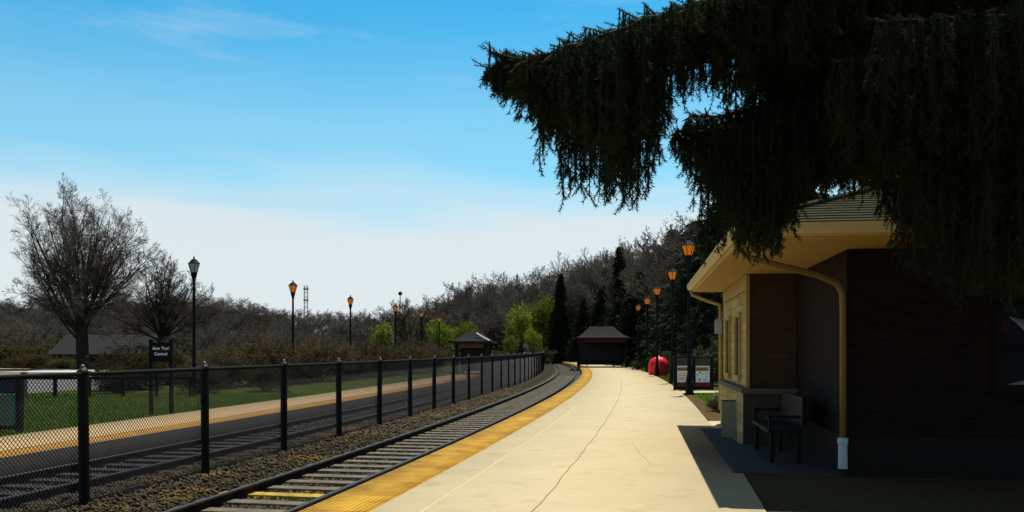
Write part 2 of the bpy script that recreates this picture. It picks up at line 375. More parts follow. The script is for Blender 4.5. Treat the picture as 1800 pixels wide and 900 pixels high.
track(-4.85, 'darker railway track between the wire fence and the far tan platform')
# ballast stones
def stones(n, name):
    ico = np.array([(0, 0, 1), (1, 0, 0), (0, 1, 0), (-1, 0, 0), (0, -1, 0), (0, 0, -1)], float)
    fc = np.array([(0, 1, 2), (0, 2, 3), (0, 3, 4), (0, 4, 1), (5, 2, 1), (5, 3, 2), (5, 4, 3), (5, 1, 4)])
    u = RNG.random(n); Y = 6.5 + 34 * u ** 1.7; o = RNG.uniform(-6.1, -.05, n)
    near = RNG.random(n) < .72; o = np.where(near, RNG.uniform(-4.4, -.05, n), o)
    t = .20449 - .001978 * Y; nn = np.hypot(1, t); X = -3.769 + .20449 * Y - .000989 * Y ** 2 + o / nn; Yc = Y - o * t / nn
    # heap between the tracks, low over the sleepers
    z = -.315 + .05 * np.exp(-((o + 3.1) / .75) ** 2) + RNG.uniform(-.01, .02, n)
    on = (np.abs(o + 1.15) < .60) | (np.abs(o + 4.85) < .70); z = np.where(on, -.312, z)
    # keep sleeper tops free
    sc = RNG.uniform(.018, .045, n); sc = np.where(Y > 18, sc * 1.4, sc)
    s = np.interp(Y, _Y, _S) - s_at(7.0); ph = (s / .56 + .5) % 1 - .5
    ont = (np.abs(o + 1.15) < 1.1) & (np.abs(ph * .56) < .14) & (RNG.random(n) < np.where(Y > 13, .62, .9))
    keep = ~ont; X, Yc, z, sc = X[keep], Yc[keep], z[keep], sc[keep]; n = len(X)
    J = RNG.uniform(.6, 1.25, (n, 6, 3)); A = RNG.uniform(0, 6.28, n); ca, sa = np.cos(A), np.sin(A)
    L = ico[None] * J * sc[:, None, None]; L[:, :, 2] *= .75
    x = L[:, :, 0] * ca[:, None] - L[:, :, 1] * sa[:, None]; y = L[:, :, 0] * sa[:, None] + L[:, :, 1] * ca[:, None]
    V = np.stack([x + X[:, None], y + Yc[:, None], L[:, :, 2] + z[:, None]], -1).reshape(-1, 3)
    F = (fc[None] + (np.arange(n) * 6)[:, None, None]).reshape(-1, 3)
    tag(arr_mesh(name, V, F, M_stone), 'loose grey and brown ballast stones between and beside the rails', 'ballast', kind='stuff')
stones(42000, 'ballast_stones')
# low heaps of ballast bed under the stones between the tracks
strip('ballast_shoulder', -3.75, -2.55, -.285, -.5, M_ball, step=2, kind='structure')
# ------------------------------------------------------------------ chain link fence
FO = -3.32
def fence():
    f = empty('chain_link_fence', ept(FO, 13), label='long black chain link fence running between the two railway tracks', cat='fence')
    inv = Vector(f.location)
    def P(Y, z): p = Vector(ept(FO, Y, z)); return p - inv
    zb, zt = -.30, 1.34
    s0 = s_at(12.37); sp = 2.75
    post = None
    for i in range(-3, 30):
        Y = y_at(s0 + i * sp); p = P(Y, 0)
        if post is None:
            mb = MB(); mb.lathe([(.062, -.45), (.062, 1.30), (.072, 1.305), (.072, 1.34), (.045, 1.37), (.02, 1.40)], 10)
            post = mb.build('post', M_fence, f, smooth=False); cap = MB(); cap.lathe([(.064, 1.33), (.058, 1.355), (.026, 1.395), (.03, 1.41), (.0, 1.43)], 10); cap.build('post_cap', mat('dull_cap', (.09, .09, .085), .5, metal=.5), post); o = post
        else: o = copy_tree(post, f)
        o.location = (p.x, p.y, 0); o.rotation_euler = (random.uniform(-.012, .012), random.uniform(-.012, .012), 0)
    sa, sb = s0 - 3 * sp, s0 + 29 * sp
    n = int((sb - sa) / 1.375); pts = [P(y_at(sa + (sb - sa) * i / n), zt - .03) for i in range(n + 1)]
    MB().tube(pts, .026, 8).build('top_rail', M_fence, f, smooth=True)
    pts = [P(y_at(sa + (sb - sa) * i / n), zb + .06) for i in range(n + 1)]
    MB().tube(pts, .004, 4).build('tension_wire', M_wire, f)
    # woven wire: two sets of diagonals
    pitch = .058; H = zt - .03 - (zb + .03); K = 5; r = .0036
    starts = np.arange(sa - H, sb, pitch * 1.0); V = []; F = []
    allv = []; 
    for sgn, off in ((1, .004), (-1, -.004)):
        st = starts if sgn == 1 else starts + H
        kk = np.linspace(0, 1, K)
        Smat = st[:, None] + sgn * kk[None] * H; Z = zb + .03 + kk * H
        Sm = np.clip(Smat, sa, sb); Yv = np.interp(Sm, _S, _Y); t = .20449 - .001978 * Yv; nn = np.hypot(1, t)
        X = -3.769 + .20449 * Yv - .000989 * Yv ** 2 + (FO + off) / nn; Yc = Yv - (FO + off) * t / nn
        ok = (Smat[:, 0] >= sa - H) & (Smat[:, 0] <= sb + H) & (Smat.max(1) <= sb + H) & (Smat.min(1) >= sa - H)
        C = np.stack([X - inv.x, Yc - inv.y, np.broadcast_to(Z, X.shape)], -1)[ok]
        allv.append(C)
    C = np.concatenate(allv); m = len(C)
    ring = np.array([(0, 0, r * 1.4), (r, 0, -r), (-r, 0, -r)])
    # three-sided wire, ring laid across the fence and upward
    tX = .14; ring3 = np.array([(r, 0, r), (-r, 0, r), (0, 0, -1.6 * r)])
    Vv = (C[:, :, None, :] + ring3[None, None]).reshape(-1, 3)
    b = (np.arange(m) * K * 3)[:, None, None]; F = []
    for j in range(K - 1):
        for k in range(3):
            k2 = (k + 1) % 3; F.append((j * 3 + k, j * 3 + k2, (j + 1) * 3 + k2, (j + 1) * 3 + k))
    F = (np.array(F)[None] + b).reshape(-1, 4)
    arr_mesh('wire_mesh', Vv, F, M_wire, f)
fence()
# ------------------------------------------------------------------ lamp posts
def make_lamp(glass):
    t = empty('lamp_post')
    b = MB(); b.lathe([(.19, 0), (.19, .06), (.15, .09), (.15, .42), (.17, .46), (.12, .52), (.085, .75)], 12).build('base', M_black, t)
    b = MB(); b.lathe([(.078, .74), (.065, 3.0), (.055, 4.72)], 14).lathe([(.075, 2.98), (.075, 3.04)], 12); b.build('pole', M_black, t, smooth=False)
    b = MB(); b.lathe([(.055, 4.70), (.075, 4.76), (.07, 4.80), (.11, 4.90), (.135, 5.03), (.14, 5.07)], 12)
    hd = b.build('lantern_cup', M_black, t)
    g = MB(); g.lathe([(.125, 5.07), (.175, 5.20), (.225, 5.36), (.235, 5.42)], 6); gl = g.build('lantern_glass', glass, t)
    c = MB()
    for k in range(6):
        a = 2 * math.pi * k / 6; p0 = (.132 * math.cos(a), .132 * math.sin(a), 5.06); p1 = (.245 * math.cos(a), .245 * math.sin(a), 5.43)
        c.tube([p0, p1], .012, 5)
    c.lathe([(.26, 5.42), (.265, 5.445), (.17, 5.53), (.11, 5.60), (.045, 5.62), (.03, 5.66), (.04, 5.69), (.015, 5.73), (.0, 5.78)], 6)
    c.build('lantern_roof', M_black, t)
    return t
lampR = make_lamp(M_amber); lampL = make_lamp(M_clear)
ordn = ['nearest', 'second nearest', 'third', 'fourth', 'fifth', 'sixth']
for i, (px, py, Y) in enumerate([(1212, 428, 31), (1182, 478, 41.6), (1155, 508, 53), (1138, 526, 64), (1122, 538, 74)]):
    o = lampR if i == 0 else copy_tree(lampR)
    X = (px - 900) / 1500 * Y; o.location = (X, Y, -.04); o.rotation_euler = (0, R(-.4 if i == 0 else 0), .3 * i)
    tag(o, ['tallest black lamp post with amber lantern, nearest the station gutter, by the poster case',
            'black lamp post with amber lantern just left of the nearest one on the station side',
            'black lamp post with amber lantern standing in front of the round red cover',
            'small amber lantern post fourth from the station along the right platform edge',
            'smallest and farthest amber lantern post beside the dark shelter on the right platform'][i], 'lamp post', 'black lamp posts along the platforms')
Ls = [(341, 470), (515, 507), (616, 530), (695, 543), (741, 553), (772, 562)]
for i, (px, py) in enumerate(Ls):
    zt = 4.55; Y = (zt - 1.6) * 1500 / (615 - py); X = (px - 900) / 1500 * Y
    o = lampL if i == 0 else copy_tree(lampR); k = (zt + .10) / 5.30
    o.location = (X, Y, gz(X, Y) - .02); o.scale = (k * .95, k * .95, k); o.rotation_euler = (0, 0, .4 * i)
    tag(o, ['black lamp post with a clear whitish lantern beside the two-post sign beyond the fence',
            'black lamp post with bright amber lantern, nearest the red and white mast on the left',
            'black lamp post with amber lantern standing midway above the far shrubs, third from the left',
            'black lamp post with dull amber lantern in front of the round bare tree',
            'black lamp post with small lantern between the round bare tree and the yellow-green tree',
            'faint lamp post with small lantern in front of the bright yellow-green tree'][i], 'lamp post', 'black lamp posts along the platforms')
# ------------------------------------------------------------------ station building
def station():
    ang = -math.atan(.148)
    t = empty('station_building', (2.66, 9.83, 0), ang, 'cream and brick station building with low shingled roof and deep eaves under the spruce', 'station building')
    L, W, ZE, P = 9.39, 9.0, 3.0, .35
    # walls: bay block, coloured darker for its shaded end, and main dark brick block
    bx0, by0, by1 = .62, 4.81, 8.82; mx0, my0 = 1.44, 1.29
    b = MB(); b.b2((bx0 + .03, by0 + .03, -.1), (mx0 + .5, by1, 2.88)); bay = b.build('bay_wall', M_bay_shaded, t)
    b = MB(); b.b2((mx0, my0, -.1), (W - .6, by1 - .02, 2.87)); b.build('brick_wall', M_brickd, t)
    # cream corner boards, base course, stone cap
    b = MB()
    for y in (by0, by1 - .12): b.b2((bx0, y, .95), (bx0 + .06, y + .12, 2.88))
    b.b2((bx0 + .005, by0 + .12, 2.62), (bx0 + .05, by1 - .12, 2.88)); b.build('corner_board', M_cream, t)
    b = MB(); b.b2((bx0 + .008, by0 + .05, -.05), (bx0 + .2, by1 - .13, 2.6)); b.build('lit_bay_face', M_bay_lit, t)  # thin skin whose lighter colour paints the lit side of the bay
    b = MB(); b.b2((bx0 - .05, by0 - .05, -.05), (mx0 + .02, by0 + .04, .86)); b.build('shaded_stone_base', mat('shaded_stone_base', (.055, .048, .035), .95, .4, 5, .5, 20), t)  # near end of the base coloured darker for its shade
    b = MB(); b.b2((bx0 - .05, by0 + .042, -.05), (bx0 + .04, by1 + .04, .86)); b.build('lit_stone_base', M_bay_lit, t)  # same base on the track side, coloured as lit
    b = MB(); b.b2((bx0 - .09, by0 - .09, .86), (mx0 + .01, by0 + .05, .95)); b.b2((bx0 - .09, by0 + .05, .86), (bx0 + .05, by1 + .08, .95)); b.build('stone_cap', M_stonecap, t, bevel=.01)
    b = MB(); b.b2((mx0 - .04, my0 - .04, -.05), (W - .5, my0 + .0, .5)); b.b2((mx0 - .04, my0, -.05), (mx0, by0 - .06, .5)); b.build('brick_plinth', mat('plinth', (.012, .010, .008), .95, .3, 6), t)
    # narrow bay window facing the track
    def window(x0, x1, y0, y1, z0, z1, axis, mull=False, zm=None):
        fr = MB(); q = .07
        if axis == 'x':   # on the plane x = x0, facing -x
            fr.b2((x0 - .035, y0 - q, z0 - q), (x0 + .05, y0, z1 + q)); fr.b2((x0 - .035, y1, z0 - q), (x0 + .05, y1 + q, z1 + q))
            fr.b2((x0 - .033, y0, z1), (x0 + .05, y1, z1 + q)); fr.b2((x0 - .06, y0 - q - .02, z0 - q - .03), (x0 + .05, y1 + q + .02, z0))
            f = fr.build('window', M_cream, t)
            g = MB(); g.b2((x0 + .004, y0, z0), (x0 + .012, y1, z1)); g.build('pane', M_glassd, f)
        else:
            fr.b2((x0 - q, y0 - .035, z0 - q), (x0, y0 + .05, z1 + q)); fr.b2((x1, y0 - .035, z0 - q), (x1 + q, y0 + .05, z1 + q))
            fr.b2((x0, y0 - .033, z1), (x1, y0 + .05, z1 + q)); fr.b2((x0 - q - .02, y0 - .06, z0 - q - .03), (x1 + q + .02, y0 + .05, z0))
            if zm: fr.b2((x0, y0 - .03, zm - .04), (x1, y0 + .04, zm + .04))
            f = fr.build('window', mat('dark_frame', (.008, .007, .006), .8, spec=.1), t)
            g = MB(); g.b2((x0, y0 - .006, z0), (x1, y0 - .001, z1)); g.build('pane', M_glassd, f)
        return f
    window(bx0, 0, 5.62, 6.25, 1.14, 2.2, 'x')
    window(bx0, 0, 7.35, 7.95, 1.14, 2.2, 'x')
    wnd = window(3.25, 5.0, my0, 0, 1.12, 2.14, 'y', zm=1.62)
    # pale sky reflection on the glass, shaped as flat strips, and a red notice
    b = MB(); r = random.Random(3)
    for k in range(11):
        x = 3.36 + .045 * k; b.add([(x, my0 - .010 - .001 * (k % 2), 2.02 - .012 * k), (x + .034, my0 - .010 - .001 * (k % 2), 2.0 - .012 * k), (3.62 + .032 * k, my0 - .010 - .001 * (k % 2), 1.80), (3.585 + .032 * k, my0 - .010 - .001 * (k % 2), 1.80 + .002 * k)], [(0, 1, 2, 3)])
    b.build('sky_reflection', mat('pale_reflection', (.30, .30, .31), .9), wnd)
    b = MB(); b.b2((3.29, my0 - .012, 1.80), (3.37, my0 - .008, 1.95)); b.build('notice', mat('dark_red_paper', (.05, .006, .006), .9), wnd)
    b = MB(); b.add([(3.35, my0 - .009, 1.17), (4.2, my0 - .009, 1.16), (4.05, my0 - .009, 1.22), (3.8, my0 - .009, 1.36), (3.62, my0 - .009, 1.24)], [(0, 1, 2, 3, 4)]); b.build('lower_reflection', mat('dim_reflection', (.16, .20, .20), .9), wnd)  # pale reflection painted low on the pane
    # roof: hip with real shingle courses
    b = MB(); hw = W / 2; n = 30
    rid = lambda d: ZE + .05 + P * d
    for k in range(n):
        d0 = hw * k / n; d1 = hw * (k + 1) / n; z0 = rid(d0) + .016; z1 = rid(d1) + .002
        def ringp(d, z): return [(d - .04, d - .04, z), (W - d + .04, d - .04, z), (W - d + .04, L - d + .04, z), (d - .04, L - d + .04, z)]
        lo = ringp(d0, z0); hi = ringp(d1, z1); un = ringp(d0, z0 - .02)
        if d1 > L / 2 - .05: break
        for i in range(4):
            j = (i + 1) % 4; b.add([lo[i], lo[j], hi[j], hi[i]], [(0, 1, 2, 3)]); b.add([un[i], un[j], lo[j], lo[i]], [(0, 1, 2, 3)])
        last = hi
    b.add(last, [(0, 1, 2, 3)])
    rf = b.build('roof', M_roof, t)
    # ridge caps on the hips
    for c0, c1 in (((-.03, -.03, rid(0) + .02), (4.4, 4.4, rid(4.4) + .02)),):
        MB().tube([c0, c1], [.05, .05], 6).build('hip_cap', M_roof, rf)
    # fascia, gutter, soffit
    b = MB()
    for a, c in (((0, 0, ZE - .10), (.03, L, ZE + .045)), ((W - .03, 0, ZE - .10), (W, L, ZE + .045)), ((.03, .0, ZE - .10), (W - .03, .03, ZE + .045)), ((.03, L - .03, ZE - .10), (W - .03, L, ZE + .045))): b.b2(a, c)
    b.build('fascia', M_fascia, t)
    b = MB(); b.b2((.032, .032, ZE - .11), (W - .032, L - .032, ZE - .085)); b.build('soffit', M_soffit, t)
    def gut(p, q, nrm, name='gutter'):
        prof = [(0, 0), (.0, -.10), (.045, -.115), (.095, -.08), (.11, 0), (.118, .006), (.102, .002), (.088, -.072), (.045, -.10), (.012, -.088), (.012, 0)]
        p = Vector(p); q = Vector(q); nrm = Vector(nrm); V = [e + nrm * u + Vector((0, 0, z)) for e in (p, q) for u, z in prof]; k = len(prof)
        b = MB(); b.add(V, [(i, (i + 1) % k, k + (i + 1) % k, k + i) for i in range(k)] + [tuple(range(k))[::-1], tuple(range(k, 2 * k))]); return b.build(name, M_fascia, t)
    gut((-.002, -.11, ZE + .035), (-.002, L + .05, ZE + .035), (-1, 0, 0)); gut((-.0, -.002, ZE + .033), (W, -.002, ZE + .033), (0, -1, 0))
    # downspout sweeping under the soffit to the corner of the brick wall
    g = MB().tube([(-.05, .35, ZE - .06), (-.03, .36, ZE - .16), (.08, .42, ZE - .28), (.45, .62, ZE - .36), (1.0, .93, ZE - .47), (1.28, 1.12, ZE - .56), (1.36, 1.18, ZE - .68), (1.37, 1.19, ZE - .9), (1.37, 1.19, .44)], .038, 10)
    ds = g.build('downspout', mat('downspout_paint', (.20, .125, .035), .6), t, smooth=True)
    MB().lathe([(.062, .10), (.058, .12), (.055, .40), (.066, .42), (.066, .48), (.05, .49)], 12, (1.37, 1.19, 0)).build('boot', M_white, ds)
    g = MB().tube([(-.04, L - .1, ZE - .06), (.0, L - .12, ZE - .18), (.35, L - .3, ZE - .34), (.56, L - .48, ZE - .42), (.57, L - .5, ZE - .6), (.57, L - .5, .3)], .036, 8).build('downspout', M_cream, t, smooth=True)
    # small wall lantern on the far corner
    b = MB(); b.b2((bx0 - .16, by1 + .03, 1.95), (bx0 - .02, by1 + .17, 2.25)); b.b2((bx0 - .12, by1 + .06, 2.25), (bx0 + .08, by1 + .12, 2.29)); b.build('wall_lantern', mat('pale_metal', (.35, .36, .38), .5), t)
    return t
stn = station()
# paved apron and mulch beside it
def ground_quad(name, pts, z, m, th=.3):
    b = MB(); k = len(pts); b.add([(x, y, z) for x, y in pts] + [(x, y, z - th) for x, y in pts], [tuple(range(k)), tuple(range(2 * k - 1, k - 1, -1))] + [((i + 1) % k, i, k + i, k + (i + 1) % k) for i in range(k)])
    o = b.build(name, m); o['kind'] = 'structure'; return o
def eo(o, Y): p = ept(o, Y); return (p[0], p[1])
ground_quad('apron', [eo(4.552, 12.5), (12, 10.2), (13, 19.0), eo(4.552, 19.9)], .002, M_conc)
ground_quad('mulch_bed', [eo(4.553, -6), (14, -6), (14, 9.8), eo(4.553, 12.45)], -.015, M_mulch)
ground_quad('path', [eo(4.552, 32.3), (12, 32.9), (12, 34.2), eo(4.552, 33.8)], .0, M_conc)
e1 = [eo(4.553 + .03, y) for y in (20, 23, 26, 29, 32)]; e2 = [(x + .45 - .05 * i, y) for i, (x, y) in enumerate(e1)][::-1]
ground_quad('mulch_edging', e1 + e2, -.02, M_mulch)
def loc(x, y): a = -math.atan(.148); return (2.66 + x * math.cos(a) - y * math.sin(a), 9.83 + x * math.sin(a) + y * math.cos(a))
ground_quad('porch_shade', [loc(.05, 1.28), loc(1.39, 1.28), loc(1.39, 4.74), loc(.5, 4.74), loc(.5, 7.6), loc(.05, 7.6)], .012, mat('porch_shade_tone', (.06, .05, .04), .95, .4, 4, .3, 20), .05)  # dark sheet laid over the apron to deepen the shade under the eaves
# bench under the eaves
def bench():
    ang = -math.atan(.148); t = empty('bench', (3.5, 11.9, 0), ang, 'dark bench with high solid back standing in the shade under the station eaves', 'bench')
    b = MB(); b.box((.3, .9, .46), (.46, 1.7, .05)); b.build('seat', M_black, t, bevel=.01)
    b = MB(); b.box((.56, .9, .74), (.05, 1.7, .4)); b.build('backrest', M_black, t, bevel=.01)
    for y in (.12, 1.66):
        b = MB(); b.box((.14, y, .22), (.06, .06, .44)); b.box((.5, y, .22), (.06, .06, .44)); b.build('leg', M_black, t)
        b = MB(); b.box((.3, y, .66), (.44, .05, .04)); b.box((.11, y, .56), (.04, .05, .2)); b.build('armrest', M_black, t)
bench()
def aboard():
    t = empty('sandwich_board', (4.05, 15.6, 0), R(75), 'grey folding sandwich board leaning beside the cream wall corner', 'sandwich board'); t.scale = (.8, .8, .72)
    for s in (-1, 1):
        b = MB(); lo, hi = s * .22, s * .03
        b.add([(lo, -.26, .02), (lo, .26, .02), (hi, .26, .92), (hi, -.26, .92), (lo + .03 * s, -.26, .02), (lo + .03 * s, .26, .02), (hi + .03 * s, .26, .92), (hi + .03 * s, -.26, .92)], [(0, 1, 2, 3), (7, 6, 5, 4), (0, 4, 5, 1), (1, 5, 6, 2), (2, 6, 7, 3), (3, 7, 4, 0)]); b.build('panel', mat('grey_board', (.22, .20, .15), .8, .2, 5), t)
    MB().box((0, 0, .93), (.1, .54, .03)).build('hinge', M_black, t)
aboard()
# ------------------------------------------------------------------ objects right of the platform
def poster_case():
    t = empty('poster_case', (7.27, 34.2, -.03), 0, 'black display case with two white and red posters on the station lawn', 'display case')
    b = MB()
    for x in (-.74, 0, .74): b.box((x, 0, .66), (.11 if x else .1, .14, 1.32))
    b.box((0, 0, 1.34), (1.64, .22, .07)); b.box((0, 0, .10), (1.5, .12, .12)); b.build('frame', M_black, t, bevel=.008)
    b = MB(); b.box((0, -.02, 1.16), (1.38, .07, .26)); b.build('header', mat('header_green', (.045, .05, .035), .7, .4, 6), t)
    b = MB(); b.box((0, -.03, .24), (1.38, .07, .15)); b.build('red_band', mat('deep_red', (.20, .006, .012), .7), t)
    b = MB(); b.box((0, .03, .66), (1.38, .03, .72)); b.build('back_panel', M_black, t)
    rr = random.Random(5)
    for x in (-.37, .37):
        b = MB(); b.box((x, -.005, .66), (.56, .02, .66)); po = b.build('poster', mat('poster_white', (.80, .82, .80), .8, .2, 14), t)
        b = MB(); b.box((x - .02, -.018, .86), (.50, .006, .15)); b.build('picture_band', mat('poster_mix', (.30, .06, .03), .8, .7, 16, col2=(.10, .16, .03)), po)
        if x < 0:
            b = MB()
            for row, z in enumerate((.68, .60, .52, .45)):
                xx = x - .22
                while xx < x + .2:
                    ww = rr.uniform(.03, .08); b.box((xx + ww / 2, -.018, z), (ww, .006, .035)); xx += ww + .02
            b.build('red_print', M_red, po)
        else:
            b = MB()
            for k in range(14): b.box((x + rr.uniform(-.2, .2), -.018, rr.uniform(.38, .74)), (rr.uniform(.03, .07), .006, rr.uniform(.02, .06)))
            b.build('grey_print', mat('print_grey', (.12, .12, .13), .8), po)
poster_case()
def red_cover():
    t = empty('red_cover', (9.45, 55, -.04), 0, 'round red pleated cover standing behind the third lamp post on the right', 'cover')
    V = []; F = []; n = 48; prof = [(.55, 0), (.62, .12), (.66, .35), (.66, .6), (.60, .85), (.46, 1.05), (.25, 1.17), (.06, 1.2)]
    b = MB(); vs = []
    for i, (r, z) in enumerate(prof):
        for k in range(n):
            a = 2 * math.pi * k / n; q = 1 + .045 * math.cos(12 * a) * (1 if z > .01 else .4); vs.append((r * q * math.cos(a), r * q * math.sin(a) * .9, z))
    fs = [(i * n + k, i * n + (k + 1) % n, (i + 1) * n + (k + 1) % n, (i + 1) * n + k) for i in range(len(prof) - 1) for k in range(n)] + [tuple((len(prof) - 1) * n + k for k in range(n))]
    b.add(vs, fs); b.build('fabric', M_red, t, smooth=True)
    MB().lathe([(.07, 1.18), (.09, 1.21), (.05, 1.26), (0, 1.27)], 12).build('top_knob', mat('white_cap', (.6, .6, .6), .5), t)
red_cover()
# ------------------------------------------------------------------ platform shelters
def shelter(loc, rz, wx, dy, ze, zt, label, trim):
    t = empty('platform_shelter', loc, rz, label, 'shelter', 'dark shelters on the platforms')
    b = MB(); o = .45
    # swept hip roof, concave
    rings = []; V = []; F = []
    for k in range(7):
        u = k / 6; z = ze + (zt - ze) * (u ** 1.6); s = 1 - u
        hx = .26 * wx * u + (wx / 2 + o) * s; hy = .03 + (dy / 2 + o) * s
        V += [(-hx, -hy, z), (hx, -hy, z), (hx, hy, z), (-hx, hy, z)]
    for k in range(6):
        for i in range(4):
            j = (i + 1) % 4; F.append((k * 4 + i, k * 4 + j, k * 4 + 4 + j, k * 4 + 4 + i))
    F.append((24, 25, 26, 27)); F.append((3, 2, 1, 0)); b.add(V, F); b.build('roof', mat('shelter_roof', (.009, .0085, .0095), .95, .3, 4), t)
    b = MB(); hx, hy = wx / 2 + o, dy / 2 + o
    b.b2((-hx, -hy - .03, ze - .12), (hx, -hy, ze + .03)); b.b2((-hx, hy, ze - .12), (hx, hy + .03, ze + .03)); b.b2((-hx - .03, -hy, ze - .12), (-hx, hy, ze + .03)); b.b2((hx, -hy, ze - .12), (hx + .03, hy, ze + .03))
    b.build('fascia', mat('shelter_fascia', (.012, .011, .012), .8), t)
    b = MB(); b.b2((-wx / 2, -dy / 2 - .04, ze - .42), (wx / 2, -dy / 2 + .04, ze - .14)); b.b2((-wx / 2 - .04, -dy / 2, ze - .42), (-wx / 2 + .04, dy / 2, ze - .14)); b.build('beam', mat(trim[0], trim[1], .8), t)
    for x in (-1, 1):
        for y in (-1, 1):
            b = MB(); b.box((x * wx / 2, y * dy / 2, ze / 2 - .04), (.16, .16, ze - .06)); b.build('post', M_black, t)
    m = MB(); m.b2((-wx / 2 + .1, dy / 2 - .05, .15), (wx / 2 - .1, dy / 2, ze - .2)); m.build('back_panel', mat('smoked_panel', (.010, .011, .012), .5), t)
    m = MB(); m.b2((wx / 2 - .03, -dy / 2 + .1, .15), (wx / 2 + .02, dy / 2 - .1, ze - .2)); m.build('side_panel', mat('smoked_panel', (.010, .011, .012), .5), t)
    m = MB(); m.box((0, dy / 2 - .4, .45), (wx * .8, .4, .06)); m.box((-wx * .3, dy / 2 - .4, .22), (.08, .3, .42)); m.box((wx * .3, dy / 2 - .4, .22), (.08, .3, .42)); m.build('bench', M_black, t)
    return t
p = ept(2.9, 80.5)
shelter((p[0] - .75, p[1], 0), heading(80), 4.3, 5.2, 2.7, 3.8, 'large dark shelter with swept roof at the far end of the right platform', ('shelter_red_beam', (.05, .006, .006)))
p = ept(-7.35, 57)
sh = shelter((p[0] + .05, p[1], 0), heading(57), 1.9, 2.6, 2.15, 2.85, 'small dark shelter with one pale roof edge on the far platform behind the fence', ('shelter_brown_beam', (.12, .05, .02)))
b = MB(); b.add([(.35, -1.1, 2.66), (1.25, -1.62, 2.24), (1.25, -1.70, 2.16), (.35, -1.16, 2.60)], [(0, 1, 2, 3), (3, 2, 1, 0)])
b = MB(); b.tube([(.3, -.70, 2.72), (.75, -1.10, 2.46), (1.30, -1.70, 2.20)], .05, 6); b.build('roof_edge_trim', mat('white_trim', (.75, .75, .75), .5), sh)
# ------------------------------------------------------------------ left side: car park, walk, sign, case, guard rail, house, mast
ground_quad('car_park', [(-70, 31), (-12.6, 30.5), (-17, 38), (-23, 50), (-31, 63), (-90, 66)], -.02 - .1, M_road, .3)
ground_quad('sidewalk', [(-90, 66.2), (-31.2, 63.2), (-32.4, 70), (-44, 76), (-90, 82)], -.06, M_walk, .35)
ground_quad('verge', [(-90, 66.6), (-39, 64.2), (-37.8, 66.4), (-40.5, 73.0), (-90, 80)], -.03, M_mulch, .1)
def sign():
    t = empty('platform_sign', (-9.0, 21.9, -.06), heading(22) + R(4), 'black two-post sign with two lines of small white lettering beyond the fence', 'sign')
    for x in (-.27, .27):
        b = MB(); b.box((x, 0, .95), (.085, .085, 1.9)); b.box((x, 0, 1.915), (.10, .10, .03)); b.build('post', M_black, t)
    b = MB(); b.box((0, 0, 1.60), (.46, .05, .50)); pn = b.build('panel', M_black, t)
    for body, z, s in (('New York', 1.66, .125), ('Central', 1.52, .115)):
        cu = bpy.data.curves.new('lettering', 'FONT'); cu.body = body; cu.size = s; cu.align_x = 'CENTER'; cu.extrude = .003; cu.offset = .0012
        tmp = bpy.data.objects.new('tmp', cu); COL.objects.link(tmp); bpy.context.view_layer.update(); me = bpy.data.meshes.new_from_object(tmp.evaluated_get(bpy.context.evaluated_depsgraph_get())); bpy.data.objects.remove(tmp)
        me.materials.clear(); o = link_mesh('lettering', me, mat('letter_white', (.85, .9, .9), .6), pn); o.location = (0, -.031, z); o.rotation_euler = (R(90), 0, 0)
sign()
def case():
    t = empty('notice_board', (-10.62, 17.2, -.04), heading(17) + R(3), 'low black framed notice board with pale teal pane at the left edge of the photo', 'notice board')
    b = MB()
    for x in (-.75, .75): b.box((x, 0, .55), (.10, .12, 1.12))
    b.box((0, 0, .08), (1.4, .08, .08)); b.build('frame', M_black, t, bevel=.008)
    b = MB(); b.box((0, 0, .93), (1.4, .10, .34)); b.build('header', mat('header_dark', (.014, .02, .022), .6), t)
    b = MB(); b.box((0, .0, .435), (1.38, .02, .62)); b.build('pane', mat('teal_pane', (.14, .19, .15), .4, .5, 3, col2=(.16, .14, .05)), t)
    b = MB(); b.box((.64, -.013, .435), (.12, .008, .62)); b.build('teal_edge', mat('teal', (.02, .20, .17), .4), t)
case()
def guard():
    t = empty('guard_rail', (-14.4, 30.2, -.1), 0, 'low dark guard rail on short posts along the edge of the pale car park', 'guard rail')
    MB().box((0, 0, .70), (6.4, .07, .10)).build('rail', M_black, t)
    for k in range(6): MB().box((-3.0 + k * 1.2, .06, .33), (.10, .10, .80)).build('post', M_black, t)
    b = MB(); b.box((-2.7, -.3, .45), (.16, .16, .95))
    o = b.build('bollard', mat('grey_post', (.10, .10, .10), .7)); o.location = (-14.4, 30.2, -.1); tag(o, 'dark grey bollard at the near end of the guard rail', 'bollard')
guard()
